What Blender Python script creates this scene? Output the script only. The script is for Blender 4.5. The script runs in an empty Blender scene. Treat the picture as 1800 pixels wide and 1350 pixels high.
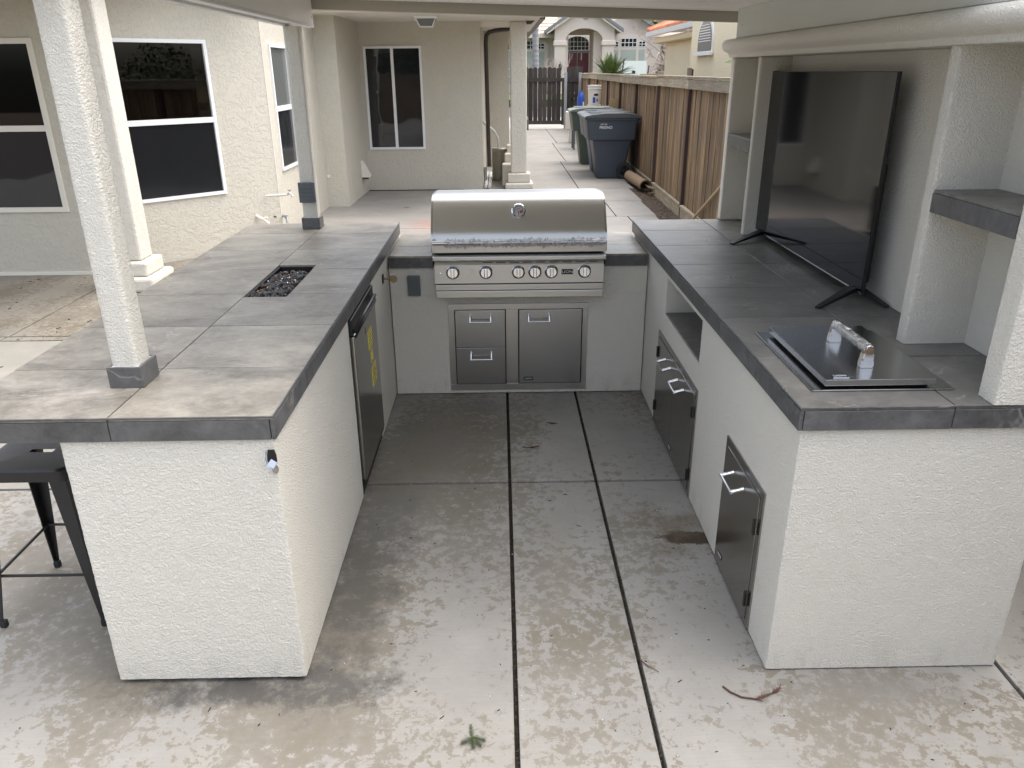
import bpy, bmesh, math, random
from mathutils import Vector, Matrix
R = math.radians
sc = bpy.context.scene
rnd = random.Random(7)

# ------------------------------------------------------------------ camera
CP, CY, CR, CH = 0.3883, -0.0132, -0.0085, 1.8137
cam_d = bpy.data.cameras.new('camera'); cam = bpy.data.objects.new('camera', cam_d)
sc.collection.objects.link(cam); sc.camera = cam
cam_d.sensor_width = 36; cam_d.lens = 1347.15 / 1800 * 36
cam_d.clip_start = 0.05; cam_d.clip_end = 600
fw = Vector((-math.sin(CY)*math.cos(CP), math.cos(CY)*math.cos(CP), -math.sin(CP)))
r0 = Vector((math.cos(CY), math.sin(CY), 0)); u0 = r0.cross(fw)
rt = r0*math.cos(CR) + u0*math.sin(CR); up = -r0*math.sin(CR) + u0*math.cos(CR)
M = Matrix((rt, up, -fw)).transposed().to_4x4(); M.translation = (0, 0, CH)
cam.matrix_world = M

# ------------------------------------------------------------------ light
SUN_EL, SUN_AZ = 68, 72          # degrees; azimuth clockwise from +Y
w = bpy.data.worlds.new('World'); sc.world = w; w.use_nodes = True
nt = w.node_tree; bg = nt.nodes['Background']
sky = nt.nodes.new('ShaderNodeTexSky'); sky.sky_type = 'NISHITA'; sky.sun_disc = False
sky.sun_elevation = R(SUN_EL); sky.sun_rotation = R(SUN_AZ)
sky.air_density = 1.0; sky.dust_density = 5; sky.ozone_density = 1.0
hs = nt.nodes.new('ShaderNodeHueSaturation'); hs.inputs['Saturation'].default_value = .6   # thin overcast
nt.links.new(sky.outputs[0], hs.inputs['Color']); nt.links.new(hs.outputs[0], bg.inputs[0]); bg.inputs[1].default_value = 0.15
sd = bpy.data.lights.new('sun', 'SUN'); sun = bpy.data.objects.new('sun', sd); sc.collection.objects.link(sun)
sd.energy = 1.05; sd.angle = R(120); sd.color = (1, .965, .90)
az, el = R(SUN_AZ), R(SUN_EL)
sdir = Vector((math.sin(az)*math.cos(el), math.cos(az)*math.cos(el), math.sin(el)))
sun.rotation_euler = sdir.to_track_quat('Z', 'Y').to_euler()
vs = sc.view_settings; vs.view_transform = 'Standard'; vs.look = 'None'; vs.gamma = 1; vs.use_curve_mapping = False
vs.exposure = 1.55
sc.cycles.max_bounces = 8; sc.cycles.diffuse_bounces = 5; sc.cycles.transparent_max_bounces = 12

# ------------------------------------------------------------------ materials
def newmat(name):
    m = bpy.data.materials.new(name); m.use_nodes = True
    n = m.node_tree; return m, n, n.nodes['Principled BSDF']
class NG:
    def __init__(s, n): s.n = n
    def add(s, t, **k):
        o = s.n.nodes.new(t)
        for a, b in k.items(): setattr(o, a, b)
        return o
    def l(s, a, b): s.n.links.new(a, b)
    def coord(s, scale=(1, 1, 1), rand=False, kind='Object', loc=(0, 0, 0)):
        tc = s.add('ShaderNodeTexCoord'); mp = s.add('ShaderNodeMapping')
        mp.inputs['Scale'].default_value = scale; mp.inputs['Location'].default_value = loc
        src = tc.outputs[kind]
        if rand:
            oi = s.add('ShaderNodeObjectInfo'); mu = s.add('ShaderNodeMath', operation='MULTIPLY'); mu.inputs[1].default_value = 37
            s.l(oi.outputs['Random'], mu.inputs[0]); va = s.add('ShaderNodeVectorMath', operation='ADD')
            s.l(src, va.inputs[0]); s.l(mu.outputs[0], va.inputs[1]); src = va.outputs[0]
        s.l(src, mp.inputs[0]); return mp.outputs[0]
    def noise(s, co, scale, detail=4, rough=.5, dist=0):
        t = s.add('ShaderNodeTexNoise'); t.inputs['Scale'].default_value = scale; t.inputs['Detail'].default_value = detail
        t.inputs['Roughness'].default_value = rough; t.inputs['Distortion'].default_value = dist
        if co is not None: s.l(co, t.inputs['Vector'])
        return t.outputs['Fac']
    def voro(s, co, scale, feature='F1'):
        t = s.add('ShaderNodeTexVoronoi'); t.feature = feature; t.inputs['Scale'].default_value = scale
        s.l(co, t.inputs['Vector']); return t.outputs['Distance']
    def ramp(s, fac, stops, interp='LINEAR'):
        r = s.add('ShaderNodeValToRGB'); r.color_ramp.interpolation = interp; e = r.color_ramp.elements
        while len(e) < len(stops): e.new(0.5)
        for i, (p, c) in enumerate(stops):
            e[i].position = p; e[i].color = (c if isinstance(c, tuple) else (c, c, c)) + (1,)
        s.l(fac, r.inputs[0]); return r.outputs[0]
    def mix(s, fac, a, b, mode='MIX'):
        m = s.add('ShaderNodeMix', data_type='RGBA', blend_type=mode)
        for k, v in ((0, fac), (6, a), (7, b)):
            if hasattr(v, 'links'): s.l(v, m.inputs[k])
            elif k == 0: m.inputs[0].default_value = v
            else: m.inputs[k].default_value = tuple(v) + (1,)
        return m.outputs[2]
    def math(s, op, a, b=None, c=None, clamp=False):
        m = s.add('ShaderNodeMath', operation=op, use_clamp=clamp)
        for i, v in enumerate((a, b, c)):
            if v is None: continue
            if hasattr(v, 'links'): s.l(v, m.inputs[i])
            else: m.inputs[i].default_value = v
        return m.outputs[0]
    def bump(s, h, strength, dist, bsdf, prev=None):
        b = s.add('ShaderNodeBump'); b.inputs['Strength'].default_value = strength; b.inputs['Distance'].default_value = dist
        s.l(h, b.inputs['Height'])
        if prev is not None: s.l(prev, b.inputs['Normal'])
        if bsdf: s.l(b.outputs[0], bsdf.inputs['Normal'])
        return b.outputs[0]
def plain(name, col, rough=.5, metal=0, var=.12, scale=8, bumpd=0, bscale=60, spec=None, rand=0):
    m, n, b = newmat(name); g = NG(n); co = g.coord()
    f = g.noise(co, scale, 5, .6)
    c = g.mix(f, tuple(x*(1-var) for x in col), tuple(min(1, x*(1+var)) for x in col))
    if rand:
        oi = g.add('ShaderNodeObjectInfo'); v = g.math('MULTIPLY_ADD', oi.outputs['Random'], rand, 1-rand/2)
        cc = g.add('ShaderNodeCombineColor'); [g.l(v, cc.inputs[i]) for i in range(3)]
        c = g.mix(1.0, c, cc.outputs[0], 'MULTIPLY')
    g.l(c, b.inputs['Base Color']); b.inputs['Roughness'].default_value = rough; b.inputs['Metallic'].default_value = metal
    if spec is not None: b.inputs['Specular IOR Level'].default_value = spec
    if bumpd: g.bump(g.noise(g.coord(), bscale, 4), 1, bumpd, b)
    return m
def stucco_dash(name, col):
    m, n, b = newmat(name); g = NG(n); co = g.coord()
    v = g.noise(co, 165, 3, .6); v2 = g.noise(co, 70, 2, .5)
    h = g.math('ADD', g.ramp(v, [(.38, 0.), (.66, 1.)]), g.math('MULTIPLY', v2, .9))
    big = g.noise(co, 3, 4, .6)
    dirt = g.ramp(g.noise(g.coord((9, 9, 4)), 2.2, 8, .75), [(.70, 0.), (.80, 1.)])
    c = g.mix(big, tuple(x*.955 for x in col), col)
    c = g.mix(g.math('MULTIPLY', dirt, .4), c, (.22, .20, .17))
    sx = g.add('ShaderNodeSeparateXYZ'); g.l(g.coord(), sx.inputs[0])
    low = g.math('SUBTRACT', 1.0, g.math('DIVIDE', sx.outputs[2], .16), clamp=True)
    gr_ = g.ramp(g.noise(g.coord((14, 14, 5)), 1, 8, .75), [(.50, 0.), (.64, 1.)])
    c = g.mix(g.math('MULTIPLY', g.math('MULTIPLY', low, gr_), .28), c, (.30, .27, .22))
    g.l(c, b.inputs['Base Color']); b.inputs['Roughness'].default_value = .9; b.inputs['Specular IOR Level'].default_value = .25
    g.bump(h, .9, .0034, b); return m
def stucco_lace(name, col, sc_=1.0):
    m, n, b = newmat(name); g = NG(n); co = g.coord()
    a = g.noise(co, 20*sc_, 4, .55, 1.2); lace = g.ramp(a, [(.42, 0.), (.50, .8), (.62, 1.)])
    fine = g.noise(co, 160*sc_, 3, .6)
    h = g.math('ADD', lace, g.math('MULTIPLY', fine, .25))
    big = g.noise(co, 1.2, 5, .6)
    c = g.mix(big, tuple(x*.93 for x in col), tuple(min(1, x*1.03) for x in col))
    c = g.mix(g.math('MULTIPLY', g.math('SUBTRACT', 1.0, lace), .07), c, (.30, .26, .20))
    g.l(c, b.inputs['Base Color']); b.inputs['Roughness'].default_value = .88; b.inputs['Specular IOR Level'].default_value = .25
    g.bump(h, .55, .006, b); return m
def tile_mat(name, dark, light, rough=.42):
    m, n, b = newmat(name); g = NG(n); co = g.coord(rand=True)
    st = g.coord((1, 1.3, 1), rand=True)
    f1 = g.noise(st, 3.2, 9, .66, .6); f2 = g.noise(st, 26, 8, .75, .5)
    f = g.math('ADD', g.math('MULTIPLY', f1, .6), g.math('MULTIPLY', f2, .4))
    c = g.ramp(f, [(.36, dark), (.5, tuple((a+b_)/2 for a, b_ in zip(dark, light))), (.64, light)])
    vn = g.noise(g.coord((1, 1.5, 1), rand=True), 2.6, 4, .6, 1.4)
    vein = g.ramp(g.math('ABSOLUTE', g.math('SUBTRACT', vn, .5)), [(0.0, 1.), (.005, .6), (.011, 0.)])
    gate = g.ramp(g.noise(co, 5, 3), [(.52, 0.), (.6, 1.)])
    c = g.mix(g.math('MULTIPLY', g.math('MULTIPLY', vein, gate), .38), c, (.50, .48, .44))
    sp = g.ramp(g.noise(co, 45, 7, .8), [(.60, 0.), (.72, 1.)])
    c = g.mix(g.math('MULTIPLY', sp, .18), c, (.42, .40, .36))
    oi = g.add('ShaderNodeObjectInfo'); v = g.math('MULTIPLY_ADD', oi.outputs['Random'], .16, .92)
    cc = g.add('ShaderNodeCombineColor'); [g.l(v, cc.inputs[i]) for i in range(3)]
    c = g.mix(1.0, c, cc.outputs[0], 'MULTIPLY')
    g.l(c, b.inputs['Base Color'])
    g.l(g.math('MULTIPLY_ADD', f2, .22, rough-.1), b.inputs['Roughness'])
    g.bump(f, .5, .003, b); return m
def concrete(name, tint=(1, 1, 1), patch=True, stains=()):
    m, n, b = newmat(name); g = NG(n); co = g.coord()
    base = g.noise(co, 2.2, 8, .65)
    lt = tuple(.295*t for t in tint); md = tuple(.235*t for t in tint)
    c = g.mix(g.ramp(base, [(.35, 0.), (.65, 1.)]), md, lt)
    br = g.noise(g.coord((6, 190, 1)), 1, 3, .6)                    # broom lines across
    c = g.mix(g.math('MULTIPLY', g.ramp(br, [(.4, 0.), (.65, 1.)]), .22), c, (.20, .19, .17))
    sc2 = g.ramp(g.noise(g.coord((3, 30, 1), loc=(1, 7, 0)), 3, 9, .8), [(.56, 0.), (.66, 1.)])
    c = g.mix(g.math('MULTIPLY', sc2, .28), c, (.15, .14, .12))
    lo2 = g.ramp(g.noise(g.coord(loc=(9, 4, 0)), 1.1, 7, .7), [(.40, 1.), (.60, 0.)])
    c = g.mix(g.math('MULTIPLY', lo2, .30), c, (.19, .18, .155))
    if patch:
        warp = g.noise(g.coord((1, 1, 1), loc=(3.3, 1.7, 0)), 24, 11, .74, .3)
        reg = g.noise(g.coord((1.15, .6, 1), loc=(5.2, 2.2, 0)), 1.5, 3, .55)
        v = g.math('ADD', warp, g.math('MULTIPLY', g.math('SUBTRACT', reg, .5), .75))
        for (x, y, rx, ry, amt) in ((-.50, 2.7, .42, 1.1, .13), (.20, 2.5, .16, .9, .07), (.80, 2.4, .30, .75, -.16), (-.05, 2.2, .16, .55, -.06), (-.7, 1.75, .6, .2, .10), (1.3, 1.75, .42, .22, .07), (-.2, 3.8, .6, .6, .05), (-1.3, 1.4, .6, .5, -.08), (.55, 1.35, .5, .3, -.03)):
            mp = g.add('ShaderNodeMapping'); tc = g.add('ShaderNodeTexCoord'); g.l(tc.outputs['Object'], mp.inputs[0])
            mp.inputs['Location'].default_value = (-x/rx, -y/ry, 0); mp.inputs['Scale'].default_value = (1/rx, 1/ry, 0)
            ln = g.add('ShaderNodeVectorMath', operation='LENGTH'); g.l(mp.outputs[0], ln.inputs[0])
            v = g.math('ADD', v, g.math('MULTIPLY', g.math('SUBTRACT', 1.0, g.math('MULTIPLY', ln.outputs['Value'], .8), clamp=True), amt))
        pt = g.ramp(v, [(.512, 0.), (.526, 1.)])
        drk = g.ramp(v, [(.56, 0.), (.66, 1.)])
        c = g.mix(g.math('MULTIPLY', drk, .35), c, (.12, .11, .092))
        pf = g.math('MULTIPLY_ADD', g.noise(g.coord(loc=(2, 8, 0)), 3.1, 5, .6), 1.5, -.10, True)
        c = g.mix(g.math('MULTIPLY', pt, pf), c, (.152*tint[0], .138*tint[1], .113*tint[2]))
        sp = g.ramp(g.noise(co, 42, 6, .75), [(.615, 0.), (.66, 1.)])
        c = g.mix(g.math('MULTIPLY', sp, .4), c, (.15, .138, .115))
    wn = g.noise(co, 9, 10, .75)
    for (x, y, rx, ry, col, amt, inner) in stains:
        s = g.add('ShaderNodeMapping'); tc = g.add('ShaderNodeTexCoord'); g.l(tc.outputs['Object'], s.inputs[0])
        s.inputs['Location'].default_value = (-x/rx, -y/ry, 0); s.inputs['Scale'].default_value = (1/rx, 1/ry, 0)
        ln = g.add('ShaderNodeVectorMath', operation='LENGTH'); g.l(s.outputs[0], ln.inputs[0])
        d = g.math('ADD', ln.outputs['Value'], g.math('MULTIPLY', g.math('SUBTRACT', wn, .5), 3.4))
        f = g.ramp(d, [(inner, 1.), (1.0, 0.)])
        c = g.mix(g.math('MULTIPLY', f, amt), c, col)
    g.l(c, b.inputs['Base Color'])
    g.l(g.math('MULTIPLY_ADD', wn, .3, .55), b.inputs['Roughness'])
    h = g.math('ADD', g.math('MULTIPLY', br, .5), g.noise(co, 240, 3, .6))
    g.bump(h, .5, .0014, b); return m
def steel(name, col=(.60, .59, .56), rough=.34, stretch=(3, 1100, 1100), amt=.03, aniso=0.0):
    m, n, b = newmat(name); g = NG(n)
    f = g.noise(g.coord(stretch), 1, 3, .6); sm = g.noise(g.coord(), 7, 6, .7)
    c = g.mix(f, tuple(x*.975 for x in col), col)
    g.l(c, b.inputs['Base Color']); b.inputs['Metallic'].default_value = 1
    g.l(g.math('ADD', g.math('MULTIPLY_ADD', f, amt, rough-amt/2), g.math('MULTIPLY_ADD', sm, .04, -.02)), b.inputs['Roughness'])
    b.inputs['Anisotropic'].default_value = aniso
    return m
def wood(name, cols, grain=(60, 60, 2.2), rough=.85):
    m, n, b = newmat(name); g = NG(n); co = g.coord(grain, rand=True)
    f = g.noise(co, 1, 7, .65, .3); low = g.noise(g.coord((3, 3, 1.3), rand=True), 1, 4, .6)
    c = g.ramp(f, [(.30, cols[0]), (.50, cols[1]), (.68, cols[2])])
    c = g.mix(g.ramp(low, [(.42, 0.), (.68, .75)]), c, cols[3])
    crack = g.ramp(g.noise(g.coord((90, 90, 1.2), rand=True), 1, 5, .6), [(.30, 1.), (.37, 0.)])
    c = g.mix(g.math('MULTIPLY', crack, .75), c, (.025, .018, .012))
    oi = g.add('ShaderNodeObjectInfo'); v = g.math('MULTIPLY_ADD', oi.outputs['Random'], .62, .66)
    cc = g.add('ShaderNodeCombineColor'); [g.l(v, cc.inputs[i]) for i in range(3)]
    c = g.mix(1.0, c, cc.outputs[0], 'MULTIPLY')
    g.l(c, b.inputs['Base Color']); b.inputs['Roughness'].default_value = rough
    g.bump(f, .8, .004, b); return m
def glass_dark(name, col=(.012, .014, .017), rough=.03, wav=.002):
    m, n, b = newmat(name); g = NG(n)
    b.inputs['Base Color'].default_value = col + (1,); b.inputs['Roughness'].default_value = rough
    b.inputs['IOR'].default_value = 1.52
    if wav: g.bump(g.noise(g.coord(), 1.6, 2, .4), 1, wav*3, b)
    return m
def tinted_glass(name):
    m, n, b = newmat(name); g = NG(n); out = n.nodes['Material Output']
    tr = g.add('ShaderNodeBsdfTransparent'); tr.inputs[0].default_value = (.16, .15, .145, 1)
    gl = g.add('ShaderNodeBsdfGlossy'); gl.inputs['Roughness'].default_value = .02
    fr = g.add('ShaderNodeFresnel'); fr.inputs[0].default_value = 1.7
    mx = g.add('ShaderNodeMixShader'); g.l(fr.outputs[0], mx.inputs[0]); g.l(tr.outputs[0], mx.inputs[1]); g.l(gl.outputs[0], mx.inputs[2])
    g.l(mx.outputs[0], out.inputs[0]); return m
def clear_film(name):
    m, n, b = newmat(name); g = NG(n); out = n.nodes['Material Output']
    tr = g.add('ShaderNodeBsdfTransparent'); tr.inputs[0].default_value = (.93, .94, .95, 1)
    gl = g.add('ShaderNodeBsdfGlossy'); gl.inputs['Roughness'].default_value = .12
    b_ = g.add('ShaderNodeBump'); b_.inputs['Strength'].default_value = 1; b_.inputs['Distance'].default_value = .004
    g.l(g.noise(g.coord((1, 1, 1)), 90, 3, .6, 1.0), b_.inputs['Height']); g.l(b_.outputs[0], gl.inputs['Normal'])
    mx = g.add('ShaderNodeMixShader'); mx.inputs[0].default_value = .5; g.l(tr.outputs[0], mx.inputs[1]); g.l(gl.outputs[0], mx.inputs[2])
    g.l(mx.outputs[0], out.inputs[0]); return m
def leafmat(name, a, b_, rough=.55):
    m, n, b = newmat(name); g = NG(n)
    f = g.noise(g.coord(), 2.4, 5, .7); c = g.mix(g.ramp(f, [(.35, 0.), (.65, 1.)]), a, b_)
    g.l(c, b.inputs['Base Color']); b.inputs['Roughness'].default_value = rough
    return m
def rooftile(name, c1, c2, c3):
    m, n, b = newmat(name); g = NG(n)
    f = g.noise(g.coord((3.5, 3.5, 7)), 1, 3, .6)
    g.l(g.ramp(f, [(.35, c1), (.5, c2), (.65, c3)]), b.inputs['Base Color']); b.inputs['Roughness'].default_value = .85
    return m
ISL = (.80, .77, .69)
MT = dict(
 stucco=stucco_dash('island_stucco', ISL), house=stucco_lace('house_stucco', (.56, .53, .455)),
 colst=stucco_lace('column_stucco', (.64, .61, .54), 1.3),
 pink=plain('neighbour_stucco', (.62, .53, .475), .9, var=.05, scale=2, bumpd=.01, bscale=9),
 pinktrim=plain('neighbour_trim', (.68, .59, .53), .85, var=.04),
 yellow=stucco_lace('yellow_stucco', (.86, .76, .54)),
 tile_l=tile_mat('slate_tile', (.110, .098, .079), (.355, .325, .268), .38),
 tile_r=tile_mat('dark_slate_tile', (.085, .082, .076), (.215, .208, .19), .40),
 edge=tile_mat('edge_tile', (.045, .046, .047), (.15, .15, .15), .38),
 grout=plain('grout', (.16, .15, .13), .9), groutdark=plain('dark_grout', (.035, .034, .033), .8),
 steel=steel('brushed_steel'), steelv=steel('brushed_steel_upright', (.50, .50, .49), .26, (1100, 3, 1100), aniso=.0),
 steeld=steel('brushed_door_steel', (.36, .35, .33), .20, (1100, 1100, 3)), lidsteel=steel('polished_lid_steel', (.40, .40, .395), .22, (1100, 3, 1100)), chrome=plain('chrome', (.75, .75, .76), .07, 1, var=.02),
 darkmetal=plain('dark_metal', (.03, .03, .032), .45, .6), blackplastic=plain('black_plastic', (.012, .012, .013), .38),
 stoolblack=plain('powder_black', (.013, .013, .014), .36, 0, bumpd=.0004, bscale=300), brass=plain('aged_brass', (.28, .20, .11), .4, 1),
 screen=glass_dark('tv_screen', (.006, .0065, .008), .06, .0), pane=glass_dark('window_glass'),
 mesh=glass_dark('insect_screen', (.011, .013, .016), .13, .003), paneg=glass_dark('grey_screen_glass', (.11, .12, .115), .25, 0), tint=tinted_glass('tinted_glass'),
 white=plain('white_vinyl', (.78, .79, .79), .45, var=.03), cream=plain('cream_paint', (.72, .69, .61), .7, var=.04),
 alu=plain('painted_aluminium', (.80, .79, .75), .38, var=.05, bumpd=.0005, bscale=30), alug=plain('grey_green_beam_paint', (.60, .62, .58), .35, var=.06, scale=2),
 alub=plain('beige_fascia_paint', (.40, .375, .31), .5, var=.04),
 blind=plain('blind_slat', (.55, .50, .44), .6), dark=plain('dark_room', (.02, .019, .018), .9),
 grey=plain('grey_cover', (.10, .115, .125), .4), rock=plain('lava_rock', (.055, .052, .050), .4, var=.5, scale=40, bumpd=.004, bscale=160),
 amber=plain('fire_glass', (.30, .14, .05), .1, .6, var=.5, scale=60), film=clear_film('plastic_film'),
 yel=plain('yellow_label', (.72, .66, .12), .5, var=.05), black=plain('black_ink', (.01, .01, .01), .5), whiteink=plain('white_ink', (.72, .72, .72), .5),
 red=plain('red_mark', (.45, .05, .04), .5), dial=plain('dial_face', (.55, .55, .54), .4, .4),
 fence=wood('fence_wood', [(.060, .036, .020), (.23, .145, .075), (.42, .29, .16), (.13, .11, .08)], (38, 38, 1.4)),
 fencecap=wood('fence_cap_wood', [(.20, .16, .11), (.36, .30, .21), (.46, .39, .28), (.26, .235, .19)], (3, 3, 40)),
 gate=wood('gate_wood', [(.022, .018, .016), (.052, .043, .038), (.095, .080, .072), (.04, .034, .031)]),
 post=plain('brown_steel_post', (.050, .024, .018), .55, var=.2), galv=plain('galvanised', (.42, .44, .46), .45, .7),
 bing=plain('grey_bin_plastic', (.042, .055, .074), .48, var=.10, rand=.1), bingr=plain('green_bin_plastic', (.052, .078, .062), .5, var=.12), binb=plain('blue_bin_plastic', (.02, .03, .11), .45),
 binlid=plain('bin_lid', (.075, .08, .082), .34, var=.15), binlidg=plain('green_bin_lid', (.16, .18, .155), .4, var=.15), rubber=plain('rubber', (.015, .016, .018), .7),
 pail=plain('white_pail', (.62, .60, .57), .4), bluep=plain('blue_plastic', (.02, .07, .35), .35), card=plain('cardboard', (.42, .30, .17), .8, var=.1),
 cardgrey=plain('worn_carpet', (.25, .18, .115), .95, var=.15), dirt=plain('soil', (.085, .062, .045), .95, var=.5, scale=20, bumpd=.02, bscale=30),
 chip=plain('wood_chip', (.16, .12, .085), .9, var=.5, scale=50), stick=plain('pale_stick', (.42, .33, .20), .7, var=.1),
 brown=plain('dark_brown_gutter', (.045, .033, .028), .4), pvc=plain('white_pipe', (.60, .60, .58), .4),
 canvas=plain('can_metal', (.30, .28, .22), .5, .3, var=.25, scale=6),
 roofgrey=rooftile('pale_roof_tile', (.40, .33, .25), (.50, .42, .32), (.58, .50, .40)), roofslate=plain('slate_grey_trim', (.20, .205, .22), .7, var=.2, scale=20),
 terracotta=rooftile('terracotta_tile', (.42, .13, .06), (.55, .20, .10), (.62, .28, .15)), door=plain('burgundy_door', (.13, .022, .03), .45, var=.1),
 cyc=leafmat('cycad_leaf', (.035, .06, .012), (.10, .145, .035)), leafd=leafmat('dark_leaf', (.035, .045, .02), (.07, .075, .04)),
 leafy=leafmat('yellow_green_leaf', (.16, .19, .04), (.32, .34, .10)), twigc=plain('pale_branch', (.34, .29, .25), .85, var=.2), bark=plain('bark', (.12, .10, .085), .9, var=.3),
 palmt=plain('palm_trunk', (.27, .26, .26), .9, var=.35, scale=5, bumpd=.02, bscale=20), hedge=leafmat('hedge_leaf', (.045, .06, .02), (.09, .11, .035)), drybrush=plain('dry_brush', (.23, .19, .15), .95, var=.3),
 frond=plain('dry_frond', (.085, .034, .022), .7), sprig=leafmat('green_sprig_leaf', (.025, .04, .014), (.06, .08, .03)), joint=plain('joint_debris', (.045, .036, .026), .95, var=.6, scale=60, bumpd=.006, bscale=120),
 asphalt=plain('asphalt', (.06, .06, .06), .9), lawn=plain('lawn', (.06, .09, .03), .9),
)

# ------------------------------------------------------------------ builders
def tag(o, label=None, cat=None, group=None, kind=None):
    if label: o['label'] = label
    if cat: o['category'] = cat
    if group: o['group'] = group
    if kind: o['kind'] = kind
    return o
def thing(name, label, cat, loc=(0, 0, 0), rotz=0, group=None):
    o = bpy.data.objects.new(name, None); o.empty_display_size = .05; sc.collection.objects.link(o)
    o.location = loc; o.rotation_euler = (0, 0, rotz); return tag(o, label, cat, group)
def origin(p):
    v = Vector((0, 0, 0))
    while p is not None: v += Vector(p.location); p = p.parent
    return v
class MB:
    def __init__(s): s.b = bmesh.new()
    def box(s, x0, x1, y0, y1, z0, z1, bev=0, seg=2):
        b = bmesh.new(); vs_ = [b.verts.new((x, y, z)) for z in (z0, z1) for x, y in ((x0, y0), (x1, y0), (x1, y1), (x0, y1))]
        for f in ((3, 2, 1, 0), (4, 5, 6, 7), (0, 1, 5, 4), (1, 2, 6, 5), (2, 3, 7, 6), (3, 0, 4, 7)): b.faces.new([vs_[i] for i in f])
        if bev: bmesh.ops.bevel(b, geom=b.edges[:], offset=bev, segments=seg, affect='EDGES', profile=.5)
        s.merge(b); return s
    def merge(s, b, mat=None):
        if mat: bmesh.ops.transform(b, matrix=mat, verts=b.verts)
        me = bpy.data.meshes.new('t'); b.to_mesh(me); b.free(); s.b.from_mesh(me); bpy.data.meshes.remove(me)
    def obox(s, c, size, rot=None, bev=0):
        b = bmesh.new(); x, y, z = (q/2 for q in size)
        t = MB(); t.box(-x, x, -y, y, -z, z, bev); M_ = Matrix.Translation(c) @ (rot.to_4x4() if rot else Matrix.Identity(4))
        s.merge(t.b, M_); b.free(); return s
    def prism(s, poly, z0, z1, bev=0):
        b = bmesh.new(); lo = [b.verts.new((x, y, z0)) for x, y in poly]; hi = [b.verts.new((x, y, z1)) for x, y in poly]; n = len(poly)
        b.faces.new(lo[::-1]); b.faces.new(hi)
        for i in range(n): b.faces.new([lo[i], lo[(i+1) % n], hi[(i+1) % n], hi[i]])
        bmesh.ops.recalc_face_normals(b, faces=b.faces)
        if bev: bmesh.ops.bevel(b, geom=[e for e in b.edges if all(v.co.z > (z0+z1)/2 for v in e.verts)], offset=bev, segments=1, affect='EDGES')
        s.merge(b); return s
    def extr(s, poly, axis, a0, a1, bev=0):
        """polygon in the plane normal to axis ('x': (y,z), 'y': (x,z))"""
        f = (lambda p, a: (a, p[0], p[1])) if axis == 'x' else (lambda p, a: (p[0], a, p[1]))
        b = bmesh.new(); lo = [b.verts.new(f(p, a0)) for p in poly]; hi = [b.verts.new(f(p, a1)) for p in poly]; n = len(poly)
        b.faces.new(lo[::-1]); b.faces.new(hi)
        for i in range(n): b.faces.new([lo[i], lo[(i+1) % n], hi[(i+1) % n], hi[i]])
        bmesh.ops.recalc_face_normals(b, faces=b.faces)
        if bev: bmesh.ops.bevel(b, geom=b.edges[:], offset=bev, segments=2, affect='EDGES')
        s.merge(b); return s
    def tube(s, pts, r, seg=10, cap=True):
        pts = [Vector(p) for p in pts]; n = len(pts); rs = r if isinstance(r, (list, tuple)) else [r]*n; rings = []
        b = s.b; prev = None
        for i, p in enumerate(pts):
            d = (pts[min(i+1, n-1)] - pts[max(i-1, 0)]).normalized()
            if prev is None:
                a = d.orthogonal().normalized()
            else:
                a = (prev - d*prev.dot(d)); a = a.normalized() if a.length > 1e-6 else d.orthogonal().normalized()
            prev = a; c = d.cross(a)
            rings.append([b.verts.new(p + (a*math.cos(t) + c*math.sin(t))*rs[i]) for t in [2*math.pi*k/seg for k in range(seg)]])
        for i in range(n-1):
            for k in range(seg):
                b.faces.new([rings[i][k], rings[i][(k+1) % seg], rings[i+1][(k+1) % seg], rings[i+1][k]])
        if cap: b.faces.new(rings[0][::-1]); b.faces.new(rings[-1])
        return s
    def lathe(s, prof, c=(0, 0, 0), seg=24, mat=None, cap=True):
        b = bmesh.new(); rings = []
        for r, z in prof: rings.append([b.verts.new((r*math.cos(2*math.pi*k/seg), r*math.sin(2*math.pi*k/seg), z)) for k in range(seg)])
        for i in range(len(prof)-1):
            for k in range(seg): b.faces.new([rings[i][k], rings[i][(k+1) % seg], rings[i+1][(k+1) % seg], rings[i+1][k]])
        if cap: b.faces.new(rings[0][::-1]); b.faces.new(rings[-1])
        s.merge(b, Matrix.Translation(c) @ (mat if mat else Matrix.Identity(4))); return s
    def face(s, pts): s.b.faces.new([s.b.verts.new(p) for p in pts]); return s
    def build(s, name, mat, parent=None, world=True, smooth=False, label=None, kind=None):
        me = bpy.data.meshes.new(name)
        if parent is not None and world: bmesh.ops.translate(s.b, verts=s.b.verts, vec=-origin(parent))
        s.b.normal_update(); s.b.to_mesh(me); s.b.free(); me.materials.append(MT[mat] if isinstance(mat, str) else mat)
        if smooth:
            for p in me.polygons: p.use_smooth = True
            try: me.set_sharp_from_angle(angle=R(38))
            except Exception: pass
        o = bpy.data.objects.new(name, me); sc.collection.objects.link(o)
        if parent is not None: o.parent = parent
        return tag(o, label, kind=kind)
def bx(name, mat, parent, x0, x1, y0, y1, z0, z1, bev=0, **k): return MB().box(x0, x1, y0, y1, z0, z1, bev).build(name, mat, parent, **k)
def centre_box(name, mat, parent, x0, x1, y0, y1, z0, z1, bev=0, label=None):
    """a piece with its own origin at its centre (so that object coordinates and random shading differ)"""
    cx, cy, cz = (x0+x1)/2, (y0+y1)/2, (z0+z1)/2
    o = MB().box(x0-cx, x1-cx, y0-cy, y1-cy, z0-cz, z1-cz, bev, 1).build(name, mat, parent, world=False)
    o.location = Vector((cx, cy, cz)) - (origin(parent) if parent else Vector()); return tag(o, label)
from mathutils import noise as _nz
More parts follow.
